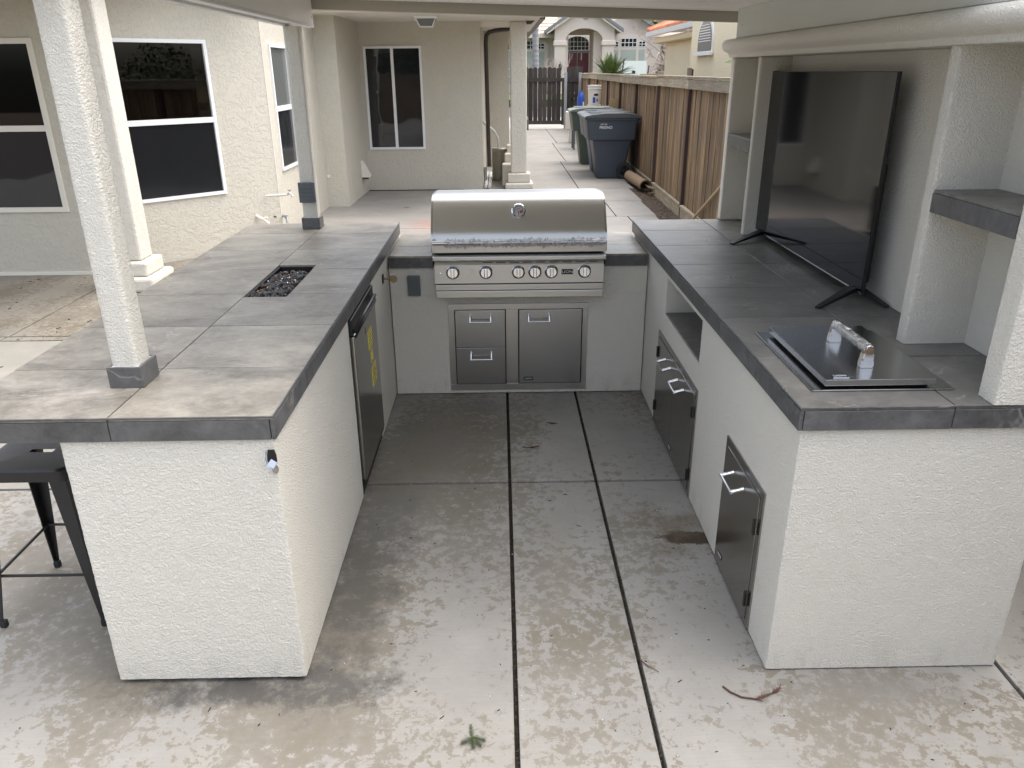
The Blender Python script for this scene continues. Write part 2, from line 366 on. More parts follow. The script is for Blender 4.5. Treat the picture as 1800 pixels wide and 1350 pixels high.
def rough_box(name, mat, parent, x0, x1, y0, y1, z0, z1, faces, cell=.0065, amp=.0011, rad=.006):
    """box whose listed faces ('-x','+x','-y','+y','+z') carry real stucco relief"""
    b = bmesh.new()
    def grid(o, u, v, nu, nv):
        g_ = [[b.verts.new(o+u*(i/nu)+v*(j/nv)) for j in range(nv+1)] for i in range(nu+1)]
        for i in range(nu):
            for j in range(nv): b.faces.new([g_[i][j], g_[i+1][j], g_[i+1][j+1], g_[i][j+1]])
    X, Y_, Z = Vector((x1-x0, 0, 0)), Vector((0, y1-y0, 0)), Vector((0, 0, z1-z0)); o = Vector((x0, y0, z0))
    n_ = lambda q: max(1, round(q/cell))
    nx, ny, nz_ = n_(x1-x0), n_(y1-y0), n_(z1-z0)
    F = {'-y': (o, X, Z, nx, nz_), '+y': (o+Y_+X, -X, Z, nx, nz_), '-x': (o+Y_, -Y_, Z, ny, nz_), '+x': (o+X, Y_, Z, ny, nz_), '+z': (o+Z, X, Y_, nx, ny), '-z': (o+Y_, X, -Y_, nx, ny)}
    for k, (p, u, v, a, c) in F.items():
        if k in faces: grid(p, u, v, a, c)
        else: b.faces.new([b.verts.new(q) for q in (p, p+u, p+u+v, p+v)])
    bmesh.ops.remove_doubles(b, verts=b.verts, dist=.0004); b.normal_update()
    ctr = Vector(((x0+x1)/2, (y0+y1)/2, 0))
    for v in b.verts:
        p = v.co; ex = min(p.x-x0, x1-p.x) if ('-x' in faces or '+x' in faces) else 1; ey = min(p.y-y0, y1-p.y)
        h = _nz.noise(p*112)*.9+_nz.noise(p*230+Vector((7, 3, 1)))*.7+_nz.noise(p*14)*.6
        d = h*amp
        near = [q for q in ((p.x-x0, Vector((1, 0, 0)), '-x'), (x1-p.x, Vector((-1, 0, 0)), '+x'), (p.y-y0, Vector((0, 1, 0)), '-y'), (y1-p.y, Vector((0, -1, 0)), '+y')) if q[2] in faces]
        cs = [q for q in near if q[0] < rad]
        off = v.normal*d
        if len(cs) == 2:      # rounded arris
            a_, c_ = cs; inn = a_[1]*(rad-a_[0])+c_[1]*(rad-c_[0]); L_ = inn.length
            if L_ > rad: off += inn*(1-rad/L_)
        v.co = p+off
    m_ = MB(); m_.merge(b); return m_.build(name, mat, parent, smooth=True)
_font = bpy.data.curves.new('f', 'FONT')
def text(s, size, mat, parent, loc, rot=(0, 0, 0), name='lettering', ext=.0006, sx=1, bold=0):
    c = bpy.data.curves.new('lettering', 'FONT'); c.body = s; c.size = size; c.extrude = ext; c.align_x = 'CENTER'; c.align_y = 'CENTER'; c.offset = bold; c.resolution_u = 3
    o = bpy.data.objects.new('t', c); sc.collection.objects.link(o); dg = bpy.context.evaluated_depsgraph_get(); dg.update()
    me = bpy.data.meshes.new_from_object(o.evaluated_get(dg)); bpy.data.objects.remove(o)
    me.transform(Matrix.Diagonal((sx, 1, 1, 1))); me.materials.clear(); me.materials.append(MT[mat])
    q = bpy.data.objects.new(name, me); sc.collection.objects.link(q); q.parent = parent
    q.location = Vector(loc) - origin(parent); q.rotation_euler = rot; return q
def dup(root, loc, rotz=None, label=None):
    def cp(o, par):
        c = o.copy(); sc.collection.objects.link(c); c.parent = par
        for ch in [x for x in kids.get(o.name, [])]: cp(ch, c)
        return c
    kids = {}
    for o in sc.objects:
        if o.parent: kids.setdefault(o.parent.name, []).append(o)
    r = cp(root, None); r.location = loc
    if rotz is not None: r.rotation_euler = (0, 0, rotz)
    if label: r['label'] = label
    return r

# ================================================================== GROUND
tag(bx('ground', 'dirt', None, -60, 60, -30, 120, -.40, -.13), kind='structure')
tag(bx('street', 'asphalt', None, -60, 60, 34, 44, -.13, -.02), kind='structure')
tag(bx('soil_strip', 'dirt', None, 2.05, 3.4, -8, 27, -.12, -.02), kind='structure')
patio = thing('patio', None, None); patio['kind'] = 'structure'
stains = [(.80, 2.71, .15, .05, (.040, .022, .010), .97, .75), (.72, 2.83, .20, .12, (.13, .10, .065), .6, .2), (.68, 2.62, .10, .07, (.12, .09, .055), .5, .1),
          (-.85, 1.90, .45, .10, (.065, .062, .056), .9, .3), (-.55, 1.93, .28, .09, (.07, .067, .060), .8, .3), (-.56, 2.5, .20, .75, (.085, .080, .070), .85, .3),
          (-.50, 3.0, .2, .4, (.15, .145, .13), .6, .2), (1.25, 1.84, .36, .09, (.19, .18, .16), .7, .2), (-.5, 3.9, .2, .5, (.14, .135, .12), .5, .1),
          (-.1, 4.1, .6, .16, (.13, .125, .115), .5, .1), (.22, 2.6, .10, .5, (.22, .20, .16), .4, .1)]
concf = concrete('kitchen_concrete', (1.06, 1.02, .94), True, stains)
concy = concrete('stained_patio_concrete', (.90, .82, .68), True)
concl = concrete('left_patio_concrete', (1.0, .95, .83), False)
concb = concrete('walkway_concrete', (1.0, .96, .90), False, [(-.9, 9.85, .35, .5, (.30, .13, .10), .55, .1), (-1.35, 11.2, .05, .08, (.05, .04, .035), .8, .3)])
J = .0075
def slab(x0, x1, y0, y1, m):
    o = MB().box(x0+J, x1-J, y0+J*1.2, y1-J*1.2, -.10, 0, .003, 2).build('concrete_slab', m, patio); return o
for (x0, x1, y0, y1, m) in [
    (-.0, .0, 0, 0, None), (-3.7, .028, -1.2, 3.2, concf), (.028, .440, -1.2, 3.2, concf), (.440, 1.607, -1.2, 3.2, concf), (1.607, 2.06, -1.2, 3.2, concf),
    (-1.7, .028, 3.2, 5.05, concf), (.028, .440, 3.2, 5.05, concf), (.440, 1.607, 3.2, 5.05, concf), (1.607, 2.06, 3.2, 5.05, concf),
    (-3.7, -1.7, 3.2, 5.40, concl), (-9, -3.7, 1.0, 5.40, concl), (-9, -3.7, -5, 1.0, concl), (-3.7, -1.7, 5.40, 5.50, concy), (-9, -3.7, 5.40, 5.50, concy),
    (-9, -3.69, 5.50, 7.5, concy), (-3.69, -2.45, 5.50, 9.0, concy), (-2.45, -.6, 5.50, 9.6, concb), (-2.55, -.6, 9.6, 12.9, concb), (-.6, 1.62, 5.05, 7.8, concb),
    (-.6, 1.70, 7.8, 10.3, concb), (-.6, 1.55, 10.3, 12.9, concb), (1.62, 2.07, 5.05, 7.8, concb), (1.70, 2.08, 7.8, 10.3, concb), (1.55, 2.10, 10.3, 11.6, concb), (1.55, 2.13, 11.6, 12.9, concb),
    (-1.7, -.6, 5.05, 5.50, concb), (-.6, 1.30, 12.9, 17.0, concb), (1.30, 2.22, 12.9, 17.0, concb), (.2, 1.42, 17, 21.5, concb), (1.42, 2.35, 17, 21.5, concb),
    (.2, 1.55, 21.5, 27, concb), (1.55, 2.5, 21.5, 27, concb), (-3.7, .028, -6, -1.2, concf), (.028, 2.06, -6, -1.2, concf)]:
    if m: slab(x0, x1, y0, y1, m)
MB().box(-9, 2.04, -6, 27, -.12, -.035).build('joint_filler', 'joint', patio)
tag(bx('driveway', concl, None, -6, 14, 27.05, 34, -.12, -.01), kind='structure')
tag(bx('front_lawn', 'lawn', None, -60, 60, 44, 80, -.12, .35), kind='structure')

# ================================================================== LEFT ISLAND
T, DK = .94, .928
li = thing('bar_island', 'white stucco bar island with long grey slate tile top and a fire trough', 'kitchen island', (-.94, 3.3, 0))
rough_box('base', 'stucco', li, -1.2385, -.642, 1.934, 3.06, 0.018, .87, ('-y', '+x', '-x')); bx('gap_shade_box', 'groutdark', li, -1.22, -.66, 1.953, 3.06, .001, .0175)  # dark inset box paints the shadow gap below the raised stucco
bx('base', 'stucco', li, -1.2385, -1.10, 3.06, 3.70, .006, .87)
bx('base', 'stucco', li, -1.2385, -.642, 3.70, 4.83, .006, .87, .004)
bx('recess_floor', 'dark', li, -1.10, -.648, 3.06, 3.70, .006, .04)
bx('base_header', 'stucco', li, -1.10, -.6425, 3.06, 3.70, .853, .868)
PX0, PX1, PY0, PY1 = -1.087, -.905, 3.14, 3.71
XL, XR, YF, YB = -1.56, -.632, 1.924, 4.834
for (a, b_, c, d) in [(XL+.013, XR-.013, YF+.013, PY0), (XL+.013, PX0, PY0, PY1), (PX1, XR-.013, PY0, PY1), (XL+.013, XR-.013, PY1, YB-.013)]:
    bx('counter_core', 'groutdark', li, a, b_, c, d, .872, DK)
fp = MB(); t_ = .008
fp.box(PX0, PX1, PY0, PY1, .81, .818); fp.box(PX0, PX0+t_, PY0, PY1, .818, .932); fp.box(PX1-t_, PX1, PY0, PY1, .818, .932)
fp.box(PX0+t_, PX1-t_, PY0, PY0+t_, .818, .932); fp.box(PX0+t_, PX1-t_, PY1-t_, PY1, .818, .932)
trough = fp.build('fire_trough', 'darkmetal', li)
def rocks(name, mat, n, sz, seed, zb=.923):
    r_ = random.Random(seed); mb = MB()
    for i in range(n):
        x = r_.uniform(PX0+.018, PX1-.018); y = r_.uniform(PY0+.018, PY1-.05)
        s_ = r_.uniform(*sz); z = zb + r_.uniform(-.02, .012) - .012*(abs(x-(PX0+PX1)/2)/.09)**2 - (.03 if y > PY1-.12 else 0)
        b = bmesh.new(); bmesh.ops.create_icosphere(b, subdivisions=2 if sz[1] > .012 else 1, radius=s_)
        for v in b.verts: v.co *= r_.uniform(.72, 1.18)
        mb.merge(b, Matrix.Translation((x, y, z)) @ Matrix.Rotation(r_.uniform(0, 6), 4, (r_.random(), r_.random(), .5)) @ Matrix.Diagonal((1, r_.uniform(.7, 1), r_.uniform(.6, .9), 1)))
    return mb.build(name, mat, trough, kind='stuff')
rocks('lava_rocks', 'rock', 520, (.009, .0185), 3); rocks('glass_chips', 'amber', 50, (.004, .007), 5, .941); rocks('clear_glass_chips', 'chrome', 40, (.003, .006), 9, .944)
G = .0021
ys = [YF, 2.307, 2.746, 3.186, 3.626, 4.066, 4.506, YB]
def tile(par, mat, x0, x1, y0, y1, z0=DK+.001, z1=T, bev=.0012, lab=None):
    return centre_box('tile', mat, par, x0+G, x1-G, y0+G, y1-G, z0, z1, bev, lab)
for i in range(7):
    y0, y1 = ys[i], ys[i+1]
    tile(li, 'tile_l', XL, -1.087, y0, y1)
    if y1 <= PY0 or y0 >= PY1: tile(li, 'tile_l', -1.087, XR, y0, y1)
    elif y0 < PY0: # notch at far left
        p = [(-1.087+G, y0+G), (XR-G, y0+G), (XR-G, y1-G), (PX1, y1-G), (PX1, PY0), (-1.087+G, PY0)]
        cx, cy = -.86, (y0+y1)/2; o = MB().prism([(a-cx, b-cy) for a, b in p], 0, .011).build('tile', 'tile_l', li, world=False); o.location = Vector((cx, cy, DK+.001)) - origin(li)
    elif y1 > PY1:
        p = [(PX1, y0+G), (XR-G, y0+G), (XR-G, y1-G), (-1.087+G, y1-G), (-1.087+G, PY1), (PX1, PY1)]
        cx, cy = -.86, (y0+y1)/2; o = MB().prism([(a-cx, b-cy) for a, b in p], 0, .011).build('tile', 'tile_l', li, world=False); o.location = Vector((cx, cy, DK+.001)) - origin(li)
    else: tile(li, 'tile_l', PX1, XR, y0, y1)
    centre_box('edge_tile', 'edge', li, XR-.011, XR, y0+G*.6, y1-G*.6, .869, DK+.0005, .0008)
for a, b_ in ((XL, -1.087), (-1.087, XR-.012)): centre_box('edge_tile', 'edge', li, a+G*.6, b_-G*.6, YF, YF+.011, .869, DK+.0005, .0008)
centre_box('edge_trim', 'edge', li, XL, XR+.0012, YF-.0012, YF+.004, T-.004, T+.0008, .0006)
centre_box('edge_trim', 'edge', li, XR-.004, XR+.0012, YF+.004, YB, T-.004, T+.0008, .0006)
bx('edge_tile', 'edge', li, XL, XL+.011, YF+.013, YB, .869, DK+.0005)

# posts standing on the bar
def post(x0, x1, y0, y1, c, ztop, label):
    cx, cy = (c[0]+c[1])/2, (c[2]+c[3])/2
    p = thing('patio_post', label, 'post', (cx, cy, T), group='stucco posts on the bar top')
    rough_box('shaft', 'stucco', p, x0, x1, y0, y1, T+.002, ztop, ('-y', '-x', '+x', '+y'), rad=.012)
    z1 = 1.006; t = .009
    bx('cuff_tile', 'edge', p, c[0], c[1], c[2], c[2]+t, T+.001, z1, .0008); bx('cuff_tile', 'edge', p, c[1]-t, c[1], c[2]+t+.0005, c[3], T+.001, z1, .0008)
    bx('cuff_tile', 'edge', p, c[0], c[0]+t, c[2]+t+.0005, c[3], T+.001, z1, .0008); bx('cuff_tile', 'edge', p, c[0]+t+.0005, c[1]-t-.0005, c[3]-t, c[3], T+.001, z1, .0008)
    bx('cuff_grout', 'white', p, c[0]+t+.0005, c[1]-t-.0005, c[2]+t+.0005, c[3]-t-.0005, T+.001, z1-.002)
    return p
post(-1.167, -1.086, 2.156, 2.243, (-1.1765, -1.0755, 2.142, 2.256), 2.05, 'near white stucco post on the bar top, square tile cuff at its foot')
p2 = post(-1.181, -1.092, 4.648, 4.728, (-1.189, -1.082, 4.635, 4.738), 2.05, 'far thin stucco post at the back end of the bar, carrying a dark outlet cover')
oc = thing('outlet_cover', 'dark weatherproof outlet cover on the far bar post', 'outlet cover', (-1.14, 4.648, 1.14))
MB().box(-1.187, -1.092, 4.622, 4.647, 1.098, 1.215, .004).build('cover', 'grey', oc)
for k in range(4): bx('rib', 'grey', oc, -1.172, -1.110, 4.619, 4.6215, 1.115+k*.022, 1.128+k*.022, .0008)

# fridge
fr = thing('mini_fridge', 'stainless under-counter mini fridge with yellow stickers, built into the bar', 'fridge', (-.7, 3.38, .05))
bx('cabinet', 'blackplastic', fr, -1.08, -.66, 3.085, 3.675, .045, .845)
bx('door', 'steeld', fr, -.655, -.626, 3.085, 3.672, .085, .775, .006)
bx('top_cap', 'blackplastic', fr, -.658, -.632, 3.085, 3.672, .777, .848, .004)
bx('bottom_seal', 'blackplastic', fr, -.656, -.629, 3.085, 3.672, .068, .083, .003)
pts = [(-.628, 3.12, .785), (-.612, 3.16, .815), (-.604, 3.25, .830), (-.602, 3.38, .832), (-.604, 3.51, .830), (-.612, 3.60, .815), (-.628, 3.64, .785)]
MB().tube(pts, .008, 8).build('handle', 'blackplastic', fr, smooth=True)
MB().tube([(p[0]+.002, p[1], p[2]-.022) for p in pts], .005, 8).build('handle', 'blackplastic', fr, smooth=True)
def sticker(y0, y1, z0, z1, tilt, lines):
    cy, cz = (y0+y1)/2, (z0+z1)/2
    o = MB().box(0, .0008, -(y1-y0)/2, (y1-y0)/2, -(z1-z0)/2, (z1-z0)/2).build('sticker', 'yel', fr, world=False)
    o.location = Vector((-.6258, cy, cz)) - origin(fr); o.rotation_euler = (R(tilt), 0, 0)
    for k in range(lines):
        q = MB().box(.0010, .0014, -(y1-y0)*(.40-.05*(k % 3)), (y1-y0)*(.38-.09*(k % 2)), -.0025, .0025).build('print_line', 'black' if k % 4 else 'red', o, world=False); q.location = (0, 0, (z1-z0)*(.38-.76*k/max(1, lines-1)))
sticker(3.40, 3.51, .60, .69, 0, 5); sticker(3.43, 3.56, .40, .50, 0, 6); sticker(3.44, 3.50, .52, .585, 0, 2)
bx('logo', 'darkmetal', fr, -.6262, -.6255, 3.35, 3.362, .70, .73)

# bottle opener on the near face of the bar
bo = thing('bottle_opener', 'chrome bottle opener screwed to the near corner of the bar', 'bottle opener', (-.648, 1.93, .80))
pr = [(-.0, .0), (.011, .004), (.015, .02), (.014, .05), (.010, .075), (-.010, .075), (-.014, .05), (-.015, .02), (-.011, .004)]
def opener():
    MB().extr([(-.652+a*.9, .788+b*.62) for a, b in pr], 'y', 1.928, 1.932).build('plate', 'darkmetal', bo)
    MB().tube([(-.666, 1.926, .832), (-.668, 1.915, .815), (-.662, 1.906, .800), (-.650, 1.900, .791)], .0022, 6).build('rim', 'chrome', bo, smooth=True)
    MB().obox((-.645, 1.905, .803), (.021, .003, .020), Matrix.Rotation(R(-35), 3, 'X') @ Matrix.Rotation(R(32), 3, 'Y')).build('hood', 'chrome', bo)
    MB().lathe([(.0, -.002), (.011, -.002), (.011, .002), (.0, .002)], (-.647, 1.930, .772), 18, Matrix.Rotation(R(90), 4, 'X') @ Matrix.Diagonal((.8, 1.25, 1, 1)), cap=False).build('lower_plate', 'steeld', bo)
opener()
# gas key valve
gv = thing('gas_key_valve', 'brass gas key sticking out of its wall plate beside the mini fridge', 'gas valve', (-.64, 4.05, .75))
MB().lathe([(0, 0), (.027, 0), (.027, .004), (.010, .006), (0, .006)], (-.6405, 4.06, .777), 20, Matrix.Rotation(R(90), 4, 'Y'), cap=False).build('wall_plate', 'darkmetal', gv)
MB().tube([(-.638, 4.06, .777), (-.592, 4.06, .776)], .004, 8).build('stem', 'brass', gv)
MB().lathe([(0, -.003), (.020, -.003), (.021, 0), (.020, .003), (0, .003)], (-.583, 4.06, .776), 20, Matrix.Rotation(R(80), 4, 'X'), cap=False).build('key_knob', 'brass', gv)

# ================================================================== GRILL ISLAND
GI = thing('grill_island', 'low white stucco island across the back holding the gas grill', 'kitchen island', (.1, 4.5, 0))
ZG = .8536; gf = 4.2626
bx('base', 'stucco', GI, -.636, .836, 4.285, 4.84, .006, .62, .003)
bx('base', 'stucco', GI, -.636, -.378, 4.285, 4.84, .62, .783)
bx('base', 'stucco', GI, .578, .836, 4.285, 4.84, .62, .783)
bx('base', 'stucco', GI, -.378, .578, 4.70, 4.84, .62, .783)
for a, b_ in ((-.632, -.385), (.588, .826)):
    bx('counter_core', 'groutdark', GI, a+.001, b_, gf+.012, 4.88, .787, ZG-.012)
    for y0, y1 in ((gf, 4.52), (4.52, 4.892)): tile(GI, 'tile_l', a, b_, y0, y1, ZG-.0115, ZG)
    centre_box('edge_tile', 'edge', GI, a+.001, b_, gf, gf+.011, .784, ZG-.0122, .0008)
bx('counter_core', 'groutdark', GI, -.385, .588, 4.80, 4.88, .787, ZG-.012); tile(GI, 'tile_l', -.385, .588, 4.80, 4.892, ZG-.0115, ZG)

gr = thing('gas_grill', 'stainless built-in gas grill with closed rounded hood and six knobs', 'grill', (.1, 4.5, .65))
HX0, HX1 = -.385, .588
hp = [(4.212, .880), (4.206, .905), (4.209, .940), (4.222, .985), (4.240, 1.015), (4.268, 1.052), (4.302, 1.092), (4.334, 1.122), (4.372, 1.146), (4.42, 1.160), (4.50, 1.166), (4.62, 1.160), (4.72, 1.148), (4.748, 1.120), (4.75, .880)]
# smooth the profile
def smooth_poly(p, a, b_):
    q = p[:a]
    for i in range(a, b_):
        P0, P1, P2, P3 = p[max(i-1, 0)], p[i], p[i+1], p[min(i+2, len(p)-1)]
        for k in range(4):
            t = k/4; q.append(tuple(.5*((2*P1[j]) + (-P0[j]+P2[j])*t + (2*P0[j]-5*P1[j]+4*P2[j]-P3[j])*t*t + (-P0[j]+3*P1[j]-3*P2[j]+P3[j])*t**3) for j in (0, 1)))
    return q + p[b_:]
hps = smooth_poly(hp, 0, 13)
MB().extr(hps, 'x', HX0+.012, HX1-.012).build('hood', 'steel', gr, smooth=True)
for xa, xb in ((HX0, HX0+.0115), (HX1-.0115, HX1)): MB().extr([(y*.985+4.5*.015, z*.99+.0088+.001) for y, z in hps], 'x', xa, xb).build('hood_end', 'steelv', gr, smooth=True)
bx('hood_lip', 'steel', gr, HX0+.004, HX1-.004, 4.196, 4.206, .882, .932, .003)
MB().tube([(HX0+.015, 4.150, .948), (HX1-.015, 4.150, .948)], .0125, 14).build('hood_handle', 'chrome', gr, smooth=True)
for x in (HX0+.02, HX1-.02): MB().box(x-.010, x+.010, 4.143, 4.235, .938, .958, .003).build('handle_bracket', 'chrome', gr)
# crinkled film left on the handle
r_ = random.Random(4)
fm = MB(); n = 150
rings = []
for i in range(n):
    x = HX0+.075 + (HX1-.022-HX0-.075)*i/(n-1); ring = []
    for k in range(12):
        a_ = 2*math.pi*k/12; rr = .0145 + .006*r_.random() + (.016*r_.random() if r_.random() < .16 else 0)
        ring.append(fm.b.verts.new((x, 4.150+rr*math.cos(a_), .948+rr*math.sin(a_)-(.004 if k in (8, 9, 10) else 0))))
    rings.append(ring)
for i in range(n-1):
    for k in range(12): fm.b.faces.new([rings[i][k], rings[i][(k+1) % 12], rings[i+1][(k+1) % 12], rings[i+1][k]])
fm.build('plastic_wrap', 'film', gr)
# gauge
ga = MB().lathe([(0, 0), (.036, 0), (.040, .004), (.040, .012), (.034, .017), (.030, .012), (0, .012)], (.101, 4.292, 1.092), 32, Matrix.Rotation(R(62), 4, 'X'), cap=False).build('gauge_bezel', 'chrome', gr, smooth=True)
MB().lathe([(0, .0125), (.0295, .0125), (.0295, .0135), (0, .0135)], (.101, 4.292, 1.092), 32, Matrix.Rotation(R(62), 4, 'X'), cap=False).build('gauge_dial', 'dial', ga)
gm = Matrix.Translation((.101, 4.292, 1.092)) @ Matrix.Rotation(R(62), 4, 'X')
def dialarc(a0, a1, ra, rb, mat, nm):
    mb = MB(); N = 14
    for i in range(N):
        p = []
        for (a_, r2) in ((a0+(a1-a0)*i/N, ra), (a0+(a1-a0)*i/N, rb), (a0+(a1-a0)*(i+1)/N, rb), (a0+(a1-a0)*(i+1)/N, ra)):
            p.append(gm @ Vector((r2*math.cos(R(a_)), r2*math.sin(R(a_)), .0142)))
        mb.face(p)
    mb.build(nm, mat, ga)
dialarc(-40, 220, .022, .0245, 'black', 'dial_ring'); dialarc(-60, 5, .009, .021, 'red', 'dial_red_zone'); dialarc(40, 190, .009, .011, 'black', 'dial_ring')
bx('knuckle', 'black', ga, .0995, .1025, 4.269, 4.271, 1.075, 1.098)
# body, panel
bx('firebox', 'darkmetal', gr, -.36, .56, 4.24, 4.74, .66, .878)
bx('panel_cap', 'steel', gr, -.377, .579, 4.150, 4.26, .846, .872, .006)
pn = MB().extr([(4.165, .845), (4.157, .835), (4.148, .826), (4.140, .725), (4.152, .716), (4.30, .716), (4.30, .845)], 'x', -.366, .566).build('control_panel', 'steel', gr, smooth=True)
for k in range(9): bx('vent_slot', 'black', gr, -.10+k*.073, -.047+k*.073, 4.1558, 4.1575, .8345, .8375)
bx('lower_rail', 'steel', gr, -.366, .566, 4.150, 4.30, .682, .714, .002)
bx('drip_tray', 'steel', gr, -.364, .565, 4.143, 4.30, .640, .680, .003)
for x in (-.266, -.084, .095, .186, .277, .460):
    mt = Matrix.Rotation(R(90-4), 4, 'X')
    kb = MB().lathe([(0, 0), (.037, 0), (.037, .004), (.033, .007), (.030, .008), (.028, .018), (.0265, .021), (0, .021)], (x, 4.142, .786), 30, mt, cap=False).build('knob', 'chrome', gr, smooth=True)
    MB().lathe([(.0305, .0082), (.0345, .0076), (.0345, .0066), (.0305, .0072)], (x, 4.142, .786), 30, mt, cap=False).build('knob_ring', 'black', kb, smooth=True)
    MB().box(x-.010, x+.010, 4.106, 4.124, .760, .814, .004).build('knob_grip', 'chrome', kb)
bd = bx('badge', 'black', gr, .333, .397, 4.1395, 4.1432, .770, .798, .0004)
text('LION', .021, 'whiteink', bd, (.365, 4.1388, .784), (R(90), 0, 0), sx=1.25)
MB().tube([(-.334, 4.143, .785), (-.334, 4.139, .785)], .004, 10).build('screw', 'chrome', gr)
# worn adhesive patch between the two left knobs
mb = MB(); r_ = random.Random(12)
for k in range(18):
    x = -.175+r_.gauss(0, .009); z = .784+r_.gauss(0, .017); a_ = r_.uniform(0, 3); L_ = r_.uniform(.004, .011)
    mb.face([(x, 4.1411, z), (x+L_*math.cos(a_), 4.1411, z+L_*math.sin(a_)), (x+.002+L_*math.cos(a_), 4.1411, z-.002+L_*math.sin(a_))])
mb.build('glue_residue', 'film', gr)

# drawers and door below
def bow_handle(par, axis, c, L, off, name='handle', mat='chrome', r=.0045, drop=0.0):
    """bar along axis ('x' or 'y') centred at c, standing off the face by off vector"""
    ax = Vector((1, 0, 0)) if axis == 'x' else Vector((0, 1, 0)); c = Vector(c); o = Vector(off)
    mb = MB(); a = c - ax*L/2; b = c + ax*L/2; d = Vector((0, 0, -drop))
    mb.tube([a + o + d - ax*.006, b + o + d + ax*.006], r, 10)
    for q in (a, b):
        sgn = 1 if q is b else -1
        mb.tube([q, q + o*.55, q + o*.9 + d*.8, q + o + d], [r*1.5, r*1.35, r*1.5, r*1.3], 10)
    return mb.build(name, mat, par, smooth=True)
dd = thing('drawer_door_unit', 'stainless two-drawer and door panel under the gas grill', 'cabinet front', (.1, 4.285, .03))
fy = 4.2815
mb = MB(); X0, X1, Z0, Z1 = -.311, .501, .027, .567
for (a, b_, c, d) in [(X0, X1, .532, Z1), (X0, X1, Z0, .066), (X0, -.276, .0662, .5318), (.024, .095, .0662, .5318), (.472, X1, .0662, .5318)]: mb.box(a, b_, fy-.004, fy+.002, c, d, .0012, 1)
mb.build('frame', 'steel', dd)
bx('recess', 'black', dd, -.276, .024, fy-.001, fy+.002, .066, .532); bx('recess', 'black', dd, .095, .472, fy-.001, fy+.002, .066, .532)
for z0, z1 in ((.071, .298), (.302, .528)):
    dr = bx('drawer', 'steelv', dd, -.271, .019, fy-.0075, fy-.0015, z0, z1, .0012)
    zc = z1-.062; bow_handle(dr, 'x', (-.124, fy-.008, zc+.03), .120, (0, -.034, 0), drop=.03)
dr = bx('door', 'steelv', dd, .101, .466, fy-.0075, fy-.0015, .071, .528, .0012)
bow_handle(dr, 'x', (.216, fy-.008, .496), .120, (0, -.034, 0), drop=.03)
bg_ = bx('badge', 'black', dr, .126, .182, fy-.0092, fy-.0078, .090, .111); text('LION', .015, 'whiteink', bg_, (.154, fy-.0096, .1005), (R(90), 0, 0), sx=1.3)
for z in (.12, .44): bx('hinge', 'darkmetal', dr, .467, .4715, fy-.011, fy-.004, z, z+.05)
og = thing('wall_outlet_cover', 'grey outlet cover on the stucco left of the gas grill', 'outlet cover', (-.5, 4.28, .68))
bx('cover', 'grey', og, -.534, -.463, 4.262, 4.284, .622, .738, .003)
for k in range(5): bx('rib', 'grey', og, -.520, -.475, 4.2595, 4.2618, .642+k*.017, .652+k*.017, .0008)

# ================================================================== RIGHT ISLAND
ri = thing('media_island', 'cream stucco island with dark tile top and a niched media wall for the television', 'kitchen island', (1.2, 3.3, 0))
x0, x1 = .8413, 1.592
rough_box('base', 'stucco', ri, x0, x1, 1.9425, 3.056, .006, .868, ('-y', '-x', '+x'))
bx('base', 'stucco', ri, x0, x1, 3.783, 4.80, .006, .868, .003)
bx('base', 'stucco', ri, x0, x1, 3.056, 3.783, .006, .643); bx('base', 'stucco', ri, 1.30, x1, 3.056, 3.783, .643, .868)
bx('base', 'stucco', ri, x0, 1.30, 3.056, 3.783, .838, .868)
tile(ri, 'tile_r', x0+.003, 1.30, 3.058, 3.781, .6435, .653)
RX0, RX1, RYF, RYB = .828, 1.600, 1.9304, 4.83
bx('counter_core', 'groutdark', ri, RX0+.013, RX1-.013, RYF+.013, RYB-.013, .871, DK)
yr = [RYF, 2.327, 2.767, 3.202, 3.632, 4.065, 4.478, RYB]
for i in range(7):
    tile(ri, 'tile_r', RX0, 1.262, yr[i], yr[i+1]); tile(ri, 'tile_r', 1.262, RX1, yr[i], yr[i+1])
    centre_box('edge_tile', 'edge', ri, RX0, RX0+.011, yr[i]+G*.6, yr[i+1]-G*.6, .869, DK+.0005, .0008)
for a, b_ in ((RX0+.012, 1.262), (1.262, RX1)): centre_box('edge_tile', 'edge', ri, a+G*.6, b_-G*.6, RYF, RYF+.011, .869, DK+.0005, .0008)
centre_box('edge_trim', 'edge', ri, RX0-.0012, RX1, RYF-.0012, RYF+.004, T-.004, T+.0008, .0006)
centre_box('edge_trim', 'edge', ri, RX0-.0012, RX0+.004, RYF+.004, RYB, T-.004, T+.0008, .0006)
